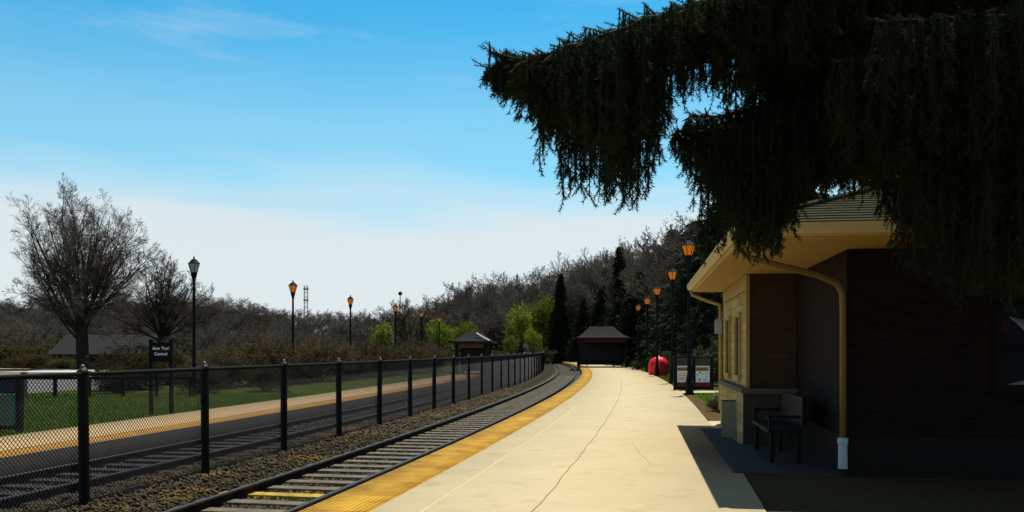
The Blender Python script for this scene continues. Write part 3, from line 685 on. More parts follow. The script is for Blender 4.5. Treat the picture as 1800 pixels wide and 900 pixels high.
def house():
    t = empty('low_house', (-42.5, 92, -.55), R(4), 'long low house with grey roof and dark walls behind the big bare tree', 'house'); t.scale = (.88, 1, .92)
    b = MB(); b.b2((-6.3, -3, 0), (6.3, 3, 2.0)); b.build('wall', mat('house_wall', (.018, .014, .013), .9), t)
    b = MB(); b.add([(-6.7, -3.5, 1.85), (6.7, -3.5, 1.85), (6.7, 3.5, 1.85), (-6.7, 3.5, 1.85), (-6.0, 0, 4.1), (6.0, 0, 4.1)], [(0, 1, 5, 4), (1, 2, 5), (2, 3, 4, 5), (3, 0, 4), (3, 2, 1, 0)]); b.build('roof', mat('house_roof', (.018, .018, .020), .9, .3, 2), t)
    b = MB(); b.b2((3.4, -4.6, 0), (5.4, -3, 1.7)); b.add([(3.2, -4.8, 1.6), (5.6, -4.8, 1.6), (4.4, -4.8, 2.9), (3.2, -2, 1.6), (5.6, -2, 1.6), (4.4, -2, 2.9)], [(0, 1, 2), (0, 2, 5, 3), (1, 4, 5, 2), (3, 5, 4)]); b.build('entrance_gable', mat('gable_dark', (.012, .018, .02), .9), t)
    MB().tube([(4.55, -4.84, 2.15), (4.55, -4.88, 2.15)], [.26, .26], 14).build('round_window', mat('pale_round', (.30, .36, .36), .6), t)
    MB().tube([(3.2, -4.84, 1.7), (4.25, -4.84, 2.4)], .05, 5).build('rake_board', mat('pale_round', (.30, .36, .36), .6), t)
    for x in (-5, -3.2, .9, 2.2):
        b = MB(); b.b2((x, -3.04, .8), (x + .9, -2.99, 1.6)); b.build('window', M_glassd, t)
house()
def car(loc, rz, colr, label):
    t = empty('parked_car', loc, rz, label, 'car')
    pr = [(-2.1, .35), (-2.15, .75), (-1.9, .95), (-1.1, 1.0), (-.5, 1.42), (.9, 1.42), (1.55, 1.0), (2.05, .92), (2.15, .6), (2.1, .35)]
    b = MB(); k = len(pr); vs = [(x, s * (.82 if z < 1.05 else .66), z) for s in (-1, 1) for x, z in pr]
    b.add(vs, [tuple(range(k)), tuple(range(2 * k - 1, k - 1, -1))] + [((i + 1) % k, i, k + i, k + (i + 1) % k) for i in range(k)]); b.build('body', colr, t, bevel=.04)
    b = MB(); 
    for s in (-1, 1): b.add([(-1.0, s * .80, 1.03), (-.45, s * .70, 1.36), (.85, s * .70, 1.36), (1.4, s * .80, 1.03)], [(0, 1, 2, 3)])
    b.build('side_windows', M_glassd, t)
    for x in (-1.35, 1.35):
        for s in (-1, 1):
            b = MB(); b.tube([(x, s * .66, .32), (x, s * .86, .32)], .32, 14); b.build('wheel', M_black, t)
    for y in (-.55, .55): MB().box((2.14, y, .68), (.05, .28, .12)).build('headlight', M_clear, t)
car((-37.4, 82, -.55), R(14), mat('car_blue', (.02, .05, .13), .3, spec=.5), 'dark blue car parked by the house gable')
def mast():
    t = empty('radio_mast', (-84.5, 350, 4), 0, 'thin red and white lattice mast rising beyond the distant wood', 'mast')
    for seg in range(8):
        b = MB(); z0 = 8 + seg * 2.0 if seg else 0; z1 = 10 + seg * 2.0; w0 = .65; 
        for a in range(4):
            sx, sy = ((-1, -1), (1, -1), (1, 1), (-1, 1))[a]; s2 = ((-1, -1), (1, -1), (1, 1), (-1, 1))[(a + 1) % 4]
            b.tube([(sx * w0, sy * w0, z0), (sx * w0, sy * w0, z1)], .10, 4); nb_ = max(1, int((z1 - z0) / 2))
            for q in range(nb_):
                zz0 = z0 + q * (z1 - z0) / nb_; b.tube([(sx * w0, sy * w0, zz0), (s2[0] * w0, s2[1] * w0, zz0 + (z1 - z0) / nb_)], .07, 4)
        b.build('lattice', mat('mast_red', (.35, .10, .09), .7) if seg % 2 else mat('mast_white', (.35, .36, .38), .7), t)
    b = MB()
    for z in (18, 22.5): b.box((0, 0, z), (2.0, .8, .5))
    b.build('antennas', mat('mast_grey', (.08, .08, .09), .7), t)
mast()
o = MB().tube([(0, 0, 0), (0, 0, 8.3)], .05, 6).build('flag_pole', M_black); o.location = (-13.1, 100, -.3)
MB().lathe([(.0, 8.25), (.18, 8.32), (.25, 8.5), (.18, 8.68), (0, 8.75)], 10).build('globe', M_black, o); tag(o, 'slim pole topped by a small dark ball above the round bare tree', 'pole')
# ------------------------------------------------------------------ trees
def frames(D):
    D = D / np.maximum(np.linalg.norm(D, axis=1, keepdims=True), 1e-9)
    A = np.where(np.abs(D[:, 2:3]) > .9, np.array([[1., 0, 0]]), np.array([[0, 0, 1.]]))
    U = np.cross(D, A); U /= np.linalg.norm(U, axis=1, keepdims=True); return D, U, np.cross(D, U)
def seg_mesh(P0, P1, R0, R1, n=3):
    P0, P1, R0, R1 = map(np.asarray, (P0, P1, R0, R1)); D, U, W_ = frames(P1 - P0); m = len(P0); a = 2 * np.pi * np.arange(n) / n
    ring = U[:, None] * np.cos(a)[None, :, None] + W_[:, None] * np.sin(a)[None, :, None]
    V = np.concatenate([P0[:, None] + ring * R0[:, None, None], P1[:, None] + ring * R1[:, None, None]], 1).reshape(-1, 3)
    f = np.array([(k, (k + 1) % n, n + (k + 1) % n, n + k) for k in range(n)]); F = (f[None] + (np.arange(m) * 2 * n)[:, None, None]).reshape(-1, 4)
    return V, F
def tri_fan(P, D, L, Wd):
    """one narrow triangle per needle/leaf: root P, direction D, length L, width Wd"""
    D, U, W_ = frames(D); a = RNG.uniform(0, 6.28, len(P))[:, None]; S_ = U * np.cos(a) + W_ * np.sin(a)
    V = np.stack([P - S_ * Wd[:, None] / 2, P + S_ * Wd[:, None] / 2, P + D * L[:, None]], 1).reshape(-1, 3)
    return V, np.arange(len(V)).reshape(-1, 3)
def leaf_quads(P, size):
    n = len(P); D = RNG.normal(size=(n, 3)); D, U, W_ = frames(D); s = (size * RNG.uniform(.6, 1.3, n))[:, None]
    V = np.stack([P, P + U * s * .5 + D * s * .3, P + U * s, P + U * s * .5 - D * s * .3], 1).reshape(-1, 3)
    return V, np.arange(len(V)).reshape(-1, 4)
def grow(rng, start, d, L, r, lv, cfg, out):
    n = 6 if lv <= 1 else (4 if lv == 2 else 3); p = Vector(start); d = Vector(d).normalized(); step = L / n; pts = [(p.copy(), r)]
    maxlv, nch, ang, up, wig, lr, t0 = cfg
    for i in range(n):
        w_ = wig * (1 + lv * .3); d = (d + Vector((rng.gauss(0, w_), rng.gauss(0, w_), rng.gauss(0, w_) + up))).normalized(); p = p + d * step
        pts.append((p.copy(), r * (1 - .82 * (i + 1) / n)))
    for i in range(n): out.append((lv, pts[i][0], pts[i + 1][0], pts[i][1], pts[i + 1][1]))
    if lv >= maxlv: return
    k = nch[lv]
    for j in range(k):
        t = t0 + (1 - t0) * (j + rng.random()) / k; f = t * n; i = min(int(f), n - 1); q = pts[i][0].lerp(pts[i + 1][0], f - i)
        dd = (pts[i + 1][0] - pts[i][0]).normalized(); a = ang[lv] * rng.uniform(.6, 1.35); az = rng.uniform(0, 6.283)
        s = dd.orthogonal().normalized(); s.rotate(Matrix.Rotation(az, 3, dd)); nd = dd * math.cos(a) + s * math.sin(a)
        grow(rng, q, nd, L * lr[lv] * (1.15 - .65 * t) * rng.uniform(.75, 1.2), pts[i][1] * .55 + .003, lv + 1, cfg, out)
def tree_obj(segs, name, mt, mc, split, leaf=None, minr=.012, trunk_n=9):
    t = empty(name); T = [s for s in segs if s[0] <= split]; Cc = [s for s in segs if s[0] > split]
    def mk(L, n, nm, m):
        P0 = np.array([s[1][:] for s in L]); P1 = np.array([s[2][:] for s in L]); R0 = np.maximum([s[3] for s in L], minr); R1 = np.maximum([s[4] for s in L], minr * .6)
        V, F = seg_mesh(P0, P1, R0, R1, n); return arr_mesh(nm, V, F, m, t, smooth=(n > 3))
    mk(T, trunk_n, 'trunk', mt)
    cr = mk(Cc, 3, 'crown', mc)
    if leaf:
        m, cnt, size, spread = leaf; top = max(s[0] for s in Cc); E = np.array([s[2][:] for s in Cc if s[0] == top]); idx = RNG.integers(0, len(E), cnt)
        V, F = leaf_quads(E[idx] + RNG.normal(scale=spread, size=(cnt, 3)), size); arr_mesh('leaves', V, F, m, t)
    return t
def bare_tree(seed, H, trunk_h, r, nlimb, spread, levels, name='bare_tree', leaf=None, mc=None, up=.10, minr=.012, nch=None, ang=None, lr=None, lk=.42, oval=0):
    rng = random.Random(seed); out = []
    p0 = Vector((0, 0, -.4)); p = p0; 
    ks = 4
    out.append((0, p0, Vector((0, 0, .5)), r * 1.35, r * 1.05)); lean = Vector((rng.gauss(0, .03), rng.gauss(0, .03), 1)).normalized()
    out.append((0, Vector((0, 0, .5)), lean * trunk_h, r * 1.05, r * .95))
    cfg = (levels, nch or [0, 9, 8, 7, 6], ang or [0, R(32), R(36), R(40), R(42)], up, .07, lr or [1, .42, .55, .6, .6], .22)
    for i in range(nlimb):
        az = 6.283 * (i + rng.uniform(-.3, .3)) / nlimb; a = spread * (0.12 + .88 * ((i * 0.618) % 1)) * rng.uniform(.85, 1.15)
        d = Vector((math.sin(a) * math.cos(az), math.sin(a) * math.sin(az), math.cos(a))); base = lean * (trunk_h * (.62 + .38 * rng.random()))
        grow(rng, base, d, (H - trunk_h) * (1.02 - (oval if oval else .18) * (a / max(spread, .01)) ** (2 if oval else 1)) * rng.uniform(.9, 1.05), r * lk, 1, cfg, out)
    return tree_obj(out, name, M_bark, mc or M_twig, 1, leaf, minr)
def place(o, px, ytop, Y, H, base_z=None, rz=None, sx=1.0):
    X = (px - 900) / 1500 * Y; z0 = gz(X, Y) if base_z is None else base_z; zt = 1.6 + (615 - ytop) / 1500 * Y
    k = (zt - z0) / H; o.location = (X, Y, z0); o.scale = (k * sx, k * sx, k); o.rotation_euler = (0, 0, random.uniform(0, 6.28) if rz is None else rz)
def height(o):
    return max(max((v.co.z for v in c.data.vertices), default=0) for c in o.children)
# the two big bare trees of the left
big = bare_tree(11, 17, 4.4, .58, 36, R(54), 4, oval=.40, minr=.011, nch=[0, 13, 9, 7, 0], up=.035, lr=[1, .32, .5, .6, .6], lk=.22, ang=[0, R(38), R(42), R(42), R(42)])
place(big, 146, 314, 76, height(big), rz=.4, sx=.95); tag(big, 'largest bare tree with a broad fan of branches behind the car park', 'tree')
b2 = bare_tree(23, 13, 4.6, .42, 26, R(66), 4, oval=.30, minr=.013, nch=[0, 10, 8, 6, 0], up=.03, lr=[1, .34, .5, .6, .6], lk=.28, ang=[0, R(38), R(42), R(42), R(42)])
place(b2, 281, 436, 88, height(b2), rz=1.2, sx=1.08); tag(b2, 'smaller round-headed bare tree to the right of the largest one', 'tree')
# prototypes of the wood
GB = 'bare trees of the distant wood'
def hide_proto(o): pass
protos = [bare_tree(s, 12, 1.8, .22, 9, R(sp), 4, leaf=(M_leaf_b, lc, .20, .22), mc=M_twig_haze, minr=.020, nch=[0, 9, 8, 5, 0], name='wood_tree') for s, sp, lc in ((31, 56, 2400), (32, 66, 4200), (33, 44, 900))]
pH = [height(o) for o in protos]
used = [False] * 3
prof_pts = [(-60, 520), (0, 527), (60, 522), (120, 528), (200, 524), (330, 517), (365, 522), (410, 533), (450, 541), (480, 548), (560, 549), (660, 549), (700, 546), (760, 540), (790, 522), (830, 502), (880, 497), (930, 488), (980, 482), (1020, 462), (1060, 455), (1100, 448), (1160, 430), (1200, 400)]
def topy(px): return float(np.interp(px, [a for a, _ in prof_pts], [b for _, b in prof_pts])) - float(np.interp(px, [0, 330, 400, 470, 560, 700, 900, 1100], [6, 8, 16, 16, 6, 8, 14, 18]))
def wood(px, yt, Y, label, group, k=None, sx=1.0):
    k = random.randrange(3) if k is None else k
    o = protos[k] if not used[k] else copy_tree(protos[k]); used[k] = True
    place(o, px, yt, Y, pH[k], sx=sx); tag(o, label, 'tree', group); return o
USH = []
lab_far = 'bare grey tree in the distant wood along the skyline'
for px in np.arange(-60, 840, 19): wood(px + random.uniform(-6, 6), topy(px) + random.uniform(-3, 9), 285 + random.uniform(-25, 25), lab_far, GB, sx=1.7)
for px in np.arange(-60, 900, 21): wood(px + random.uniform(-7, 7), topy(px) + random.uniform(12, 30), 215 + random.uniform(-18, 18), lab_far, GB, sx=1.7)
lab_mid = 'bare brown-grey tree in the lower, nearer edge of the wood'
GM = 'bare trees at the near edge of the wood'
for px in np.arange(-60, 800, 29): wood(px + random.uniform(-9, 9), topy(px) + random.uniform(36, 58), 150 + random.uniform(-14, 14), lab_mid, GM, sx=1.6)
for px in np.arange(280, 1010, 27):
    USH.append((px + random.uniform(-8, 8), random.uniform(612, 622), random.uniform(112, 130)))
lab_r = 'tall bare grey tree in the dense wood beyond the bend of the track'
GR = 'bare trees beyond the bend of the track'
for px in np.arange(800, 1190, 17): wood(px + random.uniform(-6, 6), topy(px) + random.uniform(-8, 14), 158 + random.uniform(-14, 14), lab_r, GR, sx=1.25)
for px in np.arange(810, 1200, 20): wood(px + random.uniform(-6, 6), topy(px) + random.uniform(26, 60), 135 + random.uniform(-8, 8), lab_r, GR, sx=1.4)
for px, yt, Y in ((1035, 428, 128), (1062, 424, 133), (1010, 440, 136), (905, 484, 128), (860, 497, 140), (1130, 430, 120), (1150, 418, 118)): wood(px, yt, Y, lab_r, GR, k=2, sx=1.0)
for px, yt, Y in ((1118, 436, 112), (1142, 424, 104), (1168, 408, 98), (1196, 396, 92), (1214, 402, 86), (1238, 372, 80), (1256, 366, 74), (1078, 446, 118)): wood(px, yt, Y, lab_r, GR, k=1 if px % 4 else 0, sx=1.1)
# round bare tree by the lamp
o = bare_tree(41, 8, 1.6, .22, 12, R(72), 4, leaf=(M_leaf_y, 500, .18, .3), minr=.018, nch=[0, 9, 8, 5, 0]); place(o, 722, 521, 92, height(o), sx=.95); tag(o, 'round-crowned bare tree just beyond the fourth far lamp post', 'tree')
# young green trees
gp = bare_tree(51, 7, 1.4, .13, 7, R(40), 3, leaf=(M_leaf_y, 2600, .26, .32), minr=.02, nch=[0, 7, 7, 0], name='leafy_tree', mc=M_twig_b); gH = height(gp)
for i, (px, yt, Y, lb) in enumerate([(775, 556, 84, 'bright yellow-green young tree just left of the far shelter'), (672, 560, 80, 'yellow-green young tree at the left foot of the round bare tree'), (815, 560, 96, 'small yellow-green tree behind the roof of the far shelter'), (915, 528, 112, 'tall yellow-green tree between the two shelters'), (895, 585, 95, 'low yellow-green tree by the right end of the wire fence'), (938, 575, 100, 'low yellow-green tree left of the slender dark evergreen'), (957, 512, 124, 'pale green treetop left of the slender dark evergreen'), (1148, 500, 100, 'thin green-tinged tree behind the lantern row on the right')]):
    o = gp if i == 0 else copy_tree(gp); place(o, px, yt, Y, gH, sx=.9); tag(o, lb, 'tree', 'young yellow-green trees')
# shrubs
def shrub(seed, m, leafm, cnt, n=46, size=.12):
    rng = random.Random(seed); out = []
    for i in range(n):
        az = rng.uniform(0, 6.283); a = R(62) * math.sqrt(rng.random()); d = Vector((math.sin(a) * math.cos(az), math.sin(a) * math.sin(az), math.cos(a)))
        grow(rng, (rng.gauss(0, .25), rng.gauss(0, .25), -.1), d, 2.4 * rng.uniform(.8, 1.1), .022, 1, (3, [0, 7, 5, 0], [0, R(38), R(45), 0], .02, .09, [1, .42, .5, .5], .25), out)
    t = empty('shrub'); P0 = np.array([s[1][:] for s in out]); P1 = np.array([s[2][:] for s in out]); R0 = np.maximum([s[3] for s in out], .009); R1 = np.maximum([s[4] for s in out], .006)
    V, F = seg_mesh(P0, P1, R0, R1, 3); arr_mesh('stems', V, F, m, t)
    E = P1[RNG.integers(0, len(P1), cnt)]; V, F = leaf_quads(E + RNG.normal(scale=.08, size=E.shape), size); arr_mesh('leaves', V, F, leafm, t); return t
sp_ = [shrub(61, M_twig_b, M_leaf_b, 9000, 60), shrub(62, M_twig, M_leaf_b, 8000, 56)]; sH = [height(o) for o in sp_]; sused = [False, False]
SG = 'brownish twiggy shrubs behind the far platform'
shr = [(235, 590, 36, 'wide brown shrub left of the two-post sign'), (300, 592, 42, 'brown shrub between the sign and the clear lantern post'), (352, 622, 33, 'low dark shrub just right of the clear lantern post'), (388, 598, 37, 'rounded brown shrub in the gap right of the clear lantern post'),
       (455, 572, 40, 'tallest rounded brown shrub, halfway to the second far lamp post'), (512, 606, 42, 'brown shrub directly below the second far lamp post'), (560, 580, 45, 'rounded orange-brown shrub right of the second far lamp post'), (612, 604, 48, 'brown shrub below the third far lamp post'),
       (648, 588, 52, 'brown shrub just right of the third far lamp post'), (690, 606, 55, 'brown shrub below the fourth far lamp post'), (722, 590, 60, 'brown shrub between the fourth and fifth far lamp posts'), (760, 604, 64, 'brown shrub below the fifth far lamp post'), (470, 634, 34, 'low dark shrub in front of the tallest rounded shrub'), (205, 636, 33, 'low sparse shrub at the edge of the car park')]
for i, (px, yt, Y, lb) in enumerate(shr):
    k = i % 2; o = sp_[k] if not sused[k] else copy_tree(sp_[k]); sused[k] = True; place(o, px, yt, Y, sH[k], sx=1.0); tag(o, lb, 'shrub', SG)
for px, yt, Y, lb in ((30, 620, 80, 'dark rounded shrub at the far left beyond the verge'), (62, 612, 82, 'tall dark shrub left of the low house'), (112, 622, 79, 'dark clipped shrub below the big bare tree'), (872, 612, 72, 'brown shrub right of the far shelter'), (20, 590, 95, 'brown shrub behind the far left shrubs'), (90, 588, 100, 'brown shrub behind the low house')):
    o = copy_tree(sp_[0]); place(o, px, yt, Y, sH[0], sx=1.3); tag(o, lb, 'shrub', 'shrubs near the low house and shelter')
for px, yt, Y in USH:
    o = copy_tree(sp_[random.randrange(2)]); place(o, px, yt, Y, sH[0], sx=1.9); tag(o, 'low brown scrub bush at the foot of the wood', 'shrub', 'scrub bushes at the foot of the wood')
# evergreens
def evergreen(seed, H, rad, name='evergreen_tree', dens=1.0, cone=1.0):
    rng = np.random.default_rng(seed); t = empty(name)
    P = []; D = []; L = []; Wd = []; zs = np.arange(.06 * H, .985 * H, .34)
    sg = []
    for z in zs:
        u = 1 - z / H; rr = rad * (u ** cone) * (.85 + .3 * rng.random()) + .12; nb = int((6 + 7 * u) * dens)
        for k in range(nb):
            az = rng.uniform(0, 6.283); ln = rr * rng.uniform(.6, 1.18); dz = rng.uniform(-.32, .02)
            tip = np.array([math.cos(az) * ln, math.sin(az) * ln, z + dz * ln]); root = np.array([0, 0, z + .1 * ln]); sg.append((root, tip))
            n = int((14 + 30 * ln) * dens); s = rng.random(n) ** .75; q = root + (tip - root) * s[:, None] + rng.normal(scale=[.10 + .05 * ln] * 3, size=(n, 3))
            d = np.array([math.cos(az), math.sin(az), -.25]) + rng.normal(scale=.55, size=(n, 3)); d[:, 2] -= .35
            P.append(q); D.append(d); L.append(rng.uniform(.28, .60, n)); Wd.append(rng.uniform(.10, .2, n))
    V, F = tri_fan(np.concatenate(P), np.concatenate(D), np.concatenate(L), np.concatenate(Wd)); arr_mesh('crown', V, F, M_ever, t)
    P0 = np.array([a for a, _ in sg]); P1 = np.array([b for _, b in sg]); V, F = seg_mesh(np.concatenate([[(0, 0, -.3)], P0]), np.concatenate([[(0, 0, H * .98)], P1]), np.concatenate([[H * .016], [.04] * len(sg)]), np.concatenate([[.02], [.012] * len(sg)]), 5)
    arr_mesh('trunk', V, F, M_bark, t); return t
evp = [evergreen(71, 13, 3.9, cone=.95), evergreen(72, 13, 4.4, cone=.8, dens=1.15), evergreen(73, 13, 2.7, cone=1.0)]; eu = [False] * 3; eH = [height(o) for o in evp]
evs = [(1090, 432, 104, 2, .9, 'pointed dark evergreen rising above the far right shelter'), (985, 480, 116, 2, .9, 'slender dark evergreen standing between the two shelters'), (1183, 402, 92, 0, 1.3, 'narrow evergreen with pointed top above the second right lantern'),
       (1222, 384, 80, 1, 1.25, 'broad dark evergreen directly behind the nearest right lantern'), (1268, 348, 66, 1, 1.3, 'large dark evergreen rising behind the station gutter'), (1330, 300, 58, 1, 1.0, 'tall dark evergreen behind the station roof'),
       (1150, 455, 96, 0, 1.05, 'dark evergreen behind the third right lantern'), (1122, 482, 100, 0, 1.3, 'dark evergreen behind the smallest right lanterns'), (1060, 500, 110, 0, 1.1, 'dark evergreen behind the left half of the far right shelter'), (1205, 470, 70, 1, 1.1, 'low broad evergreen behind the round red cover'),
       (1250, 480, 52, 1, 1.1, 'low dark evergreen behind the poster case'), (1300, 470, 46, 1, 1.0, 'low dark evergreen right behind the station wall corner'), (1025, 520, 112, 0, .9, 'short dark evergreen left of the far right shelter'), (1240, 400, 74, 0, 1.2, 'pointed dark evergreen between the two nearest right lanterns'), (1290, 420, 56, 0, 1.2, 'dark evergreen just left above the station gutter end'), (1203, 420, 88, 0, 1.2, 'dark evergreen just left of the nearest right lantern'), (1160, 430, 108, 0, 1.3, 'dark evergreen above the third right lantern'), (1065, 470, 122, 0, 1.3, 'dark evergreen left of the pointed one above the shelter'), (1420, 280, 60, 0, 1.0, 'dark evergreen hidden behind the station roof ridge'), (1165, 520, 84, 0, 1.2, 'low dark evergreen just left of the second right lantern post'), (1128, 470, 89, 1, 1.1, 'dark evergreen whose branches reach over the far end of the right platform'), (1098, 500, 98, 1, 1.1, 'dark evergreen right behind the far right shelter roof')]
for px, yt, Y, k, sx, lb in evs:
    o = evp[k] if not eu[k] else copy_tree(evp[k]); eu[k] = True; place(o, px, yt, Y, eH[k], sx=sx); tag(o, lb, 'tree', 'dark evergreens on the station side')
# low shrubs along the right lawn
gs = shrub(65, M_twig_b, M_green_leaf, 6000, 36, .16); gsH = height(gs)
for i, (px, yt, Y, lb) in enumerate([(1262, 693, 22.5, 'small round dark green shrub against the far station corner'), (1172, 612, 62, 'dark shrub behind the round red cover'), (1236, 600, 44, 'dark green shrub behind the poster case'), (1110, 625, 92, 'dark shrub at the right side of the far shelter'), (950, 606, 105, 'light shrub where the rails bend out of sight'), (1288, 590, 39, 'tall dark shrub behind the station wall corner')]):
    o = gs if i == 0 else copy_tree(gs); place(o, px, yt, Y, gsH, sx=1.0); tag(o, lb, 'shrub', 'shrubs along the station lawn')
# grey dead twigs by the wall
rng = random.Random(9); out_ = []
for i in range(16): grow(rng, (0, 0, 0), (rng.gauss(0, .6), rng.gauss(0, .6), 1), .55, .008, 1, (2, [0, 5, 0], [0, R(40), 0], .0, .12, [1, .5, .5], .3), out_)
V, F = seg_mesh(np.array([s[1][:] for s in out_]), np.array([s[2][:] for s in out_]), np.array([max(s[3], .006) for s in out_]), np.array([max(s[4], .004) for s in out_]), 3)
o = arr_mesh('dead_plant', V, F, mat('grey_stem', (.35, .35, .38), .9)); o.location = (5.85, 23.6, -.04); tag(o, 'bleached leafless plant on the grass by the station corner', 'plant')
# ------------------------------------------------------------------ grass blades
def blades(name, X, Y, Z, label, h=(.05, .12)):
    n = len(X); P = np.stack([X, Y, Z], 1); D = np.stack([RNG.normal(0, .35, n), RNG.normal(0, .35, n), np.ones(n)], 1)
    V, F = tri_fan(P, D, RNG.uniform(h[0], h[1], n), RNG.uniform(.008, .02, n)); tag(arr_mesh(name, V, F, M_blade), label, 'grass', kind='stuff')
n = 60000; Y = 13 + 19 * RNG.random(n) ** 1.3; X = -5.2 - .55 * Y + (RNG.random(n) * (.62 * Y))
e = -3.769 + .20449 * Y - .000989 * Y * Y - 8.9; k = (X < e) ; blades('grass', X[k], Y[k], np.full(k.sum(), -.06), 'green lawn behind the far platform')
n = 16000; Y = RNG.uniform(20.3, 62, n); e = -3.769 + .20449 * Y - .000989 * Y * Y + 4.72; X = e + RNG.random(n) ** 1.5 * 4; k = ((Y < 32.3) | (Y > 34.2)) & ~((Y < 32) & (X < e + .35))
blades('lawn_grass', X[k], Y[k], np.full(k.sum(), -.045), 'green lawn strip right of the near platform', (.05, .11))
# ------------------------------------------------------------------ the spruce overhead
def spruce():
    T0 = Vector((4.9, 5.3, 0)); t = empty('spruce_tree', T0, 0, 'huge dark spruce with drooping curtains of needles hanging over the platform and station roof', 'tree')
    rng = np.random.default_rng(5)
    H = 15.0; b = MB(); b.tube([(0, 0, -.3), (0, 0, .3), (.02, 0, 3), (0, .05, 8), (0, 0, H)], [.42, .32, .27, .16, .02], 12).build('trunk', M_bark, t, smooth=True)
    st = []; NP = []; ND = []; NL = []; NW = []; limbs = MB(); off = np.array(T0)
    def needles(P0, P1, dens, ln, wd):
        """needles all round a straight piece of shoot"""
        L = float(np.linalg.norm(P1 - P0)); n = max(3, int(L * dens)); s = rng.random(n)[:, None]; ax = (P1 - P0) / max(L, 1e-6)
        p = P0 + (P1 - P0) * s; r = rng.normal(size=(n, 3)); r -= (r @ ax)[:, None] * ax; r /= np.linalg.norm(r, axis=1, keepdims=True) + 1e-9
        d = ax * .75 + r; NP.append(p); ND.append(d); NL.append(rng.uniform(.7, 1.15, n) * ln); NW.append(np.full(n, wd))
    def strand(p, L, out, fine=True):
        """a hanging shoot with short side shoots"""
        k = max(2, int(L / .14) + 1) if fine else 2; q = np.array(p, float); d = np.array(out, float) * .5 + np.array([0, 0, -.75])
        for i in range(k):
            d = d * .45 + np.array([rng.normal(0, .07), rng.normal(0, .07), -1.0]) * .55; dn = d / np.linalg.norm(d); q2 = q + dn * L / k
            st.append((q.copy(), q2.copy(), .0035 if fine else .008, .0025 if fine else .006))
            if fine:
                needles(q, q2, 380, .023, .0042)
                for _ in range(4):
                    a = rng.uniform(0, 6.28); sd = np.array([math.cos(a) * .52, math.sin(a) * .52, -.85]); m0 = q + (q2 - q) * rng.random(); m1 = m0 + sd * rng.uniform(.03, .085)
                    st.append((m0, m1, .002, .0015)); needles(m0, m1, 420, .022, .0042)
            else: needles(q, q2, 42, .085, .022)
            q = q2
    def limb(pts, Lf, fine=True, side=.45, gap=.05, r0=.034, top=True, hang=1.0):
        """pts: world points, tip first; Lf(distance from tip) = hanging length"""
        P = [np.array(p, float) - off for p in pts]; seg = [np.linalg.norm(P[i + 1] - P[i]) for i in range(len(P) - 1)]; tot = sum(seg); cum = np.concatenate([[0], np.cumsum(seg)])
        limbs.tube([tuple(p) for p in P], [.006 + (r0 - .006) * c / tot for c in cum], 6)
        A = np.array(P)
        def pos(s): return np.array([np.interp(s, cum, A[:, k]) for k in range(3)])
        s = 0.0; ph0 = rng.uniform(0, 6)
        while s < tot:
            p = pos(s); tang = pos(min(s + .1, tot)) - pos(max(s - .1, 0)); tang = -tang / (np.linalg.norm(tang) + 1e-9)   # towards the tip
            L = Lf(s); gapf = math.sin(s * 37 + ph0) + .7 * math.sin(s * 83 + 2 * ph0); L *= 1.0 + .07 * math.sin(s * 23 + ph0)
            if fine and gapf < -.85: L = min(L, .10)
            for sg_ in (-1, 1):
                perp = np.cross(tang, [0, 0, 1.]) * sg_; perp /= np.linalg.norm(perp) + 1e-9
                sl_ = side * min(1, .12 + s / .9) * rng.uniform(.6, 1.15); dr = perp * .75 + tang * .65; dr /= np.linalg.norm(dr); e_ = p + dr * sl_ + np.array([0, 0, rng.normal(0, .03) - .10 * sl_])
                st.append((p, e_, .007 if fine else .012, .003)); 
                if fine: needles(p, e_, 300, .020, .0034)
                m = max(1, int(sl_ / (.055 if fine else .16)))
                for j in range(m + 1):
                    if L > .02 and rng.random() < hang: strand(p + (e_ - p) * (j + rng.random() * .6) / (m + 1), L * rng.uniform(.72, 1.08) * (1 - .25 * j / (m + 1)), dr * .5, fine)
            if L > .02: strand(p, L * rng.uniform(.8, 1.1), tang * .3, fine)
            if fine:
                for _ in range(3): needles(pos(s) + rng.normal(0, .012, 3), pos(min(s + gap, tot)) + rng.normal(0, .012, 3), 420, .024, .0042)
            for _ in range(1 if (top and fine) else 0):
                u = tang * rng.uniform(.6, 1) + np.array([rng.normal(0, .3), rng.normal(0, .3), rng.uniform(.1, .5)]); u /= np.linalg.norm(u); e2 = p + u * rng.uniform(.05, .11); st.append((p, e2, .003, .002)); needles(p, e2, 420, .019, .0034)
            s += gap
    W = lambda px, py, Y: tuple(at(px, py, Y))
    I = lambda xs, ys: (lambda s: float(np.interp(s, xs, ys)))
    end = (4.7, 5.2)
    # A: the long limb that reaches over the platform
    limb([W(866, 118, 4.0), W(935, 104, 4.02), W(1010, 82, 4.06), W(1100, 50, 4.12), W(1200, 16, 4.2), W(1330, -30, 4.35), W(1600, -90, 4.6), (4.7, 5.2, 4.4)], I([0, .1, .2, .37, .5, .65, .82, .87, .9, 1.0, 1.1, 1.2, 1.4, 3], [.04, .15, .22, .38, .50, .70, .90, .94, .66, .50, .16, .14, .45, .7]), gap=.038)
    limb([W(895, 100, 4.1), W(945, 108, 4.12), W(1040, 80, 4.2), W(1160, 45, 4.3), W(1300, 0, 4.5)], I([0, .15, .35, .7, .76, .82, .9, 1.2], [.04, .18, .38, .80, .45, .3, .10, .3]), gap=.045, side=.35)
    limb([W(930, 205, 4.0), W(990, 180, 4.02), W(1070, 140, 4.08), W(1160, 80, 4.2)], I([0, .2, .4, .65], [.0, .08, .26, .42]), gap=.045, side=.25, top=False)
    limb([W(862, 92, 3.98), W(905, 108, 4.0), W(950, 112, 4.02)], I([0, .1, .3], [.0, .03, .12]), gap=.03, side=.10)
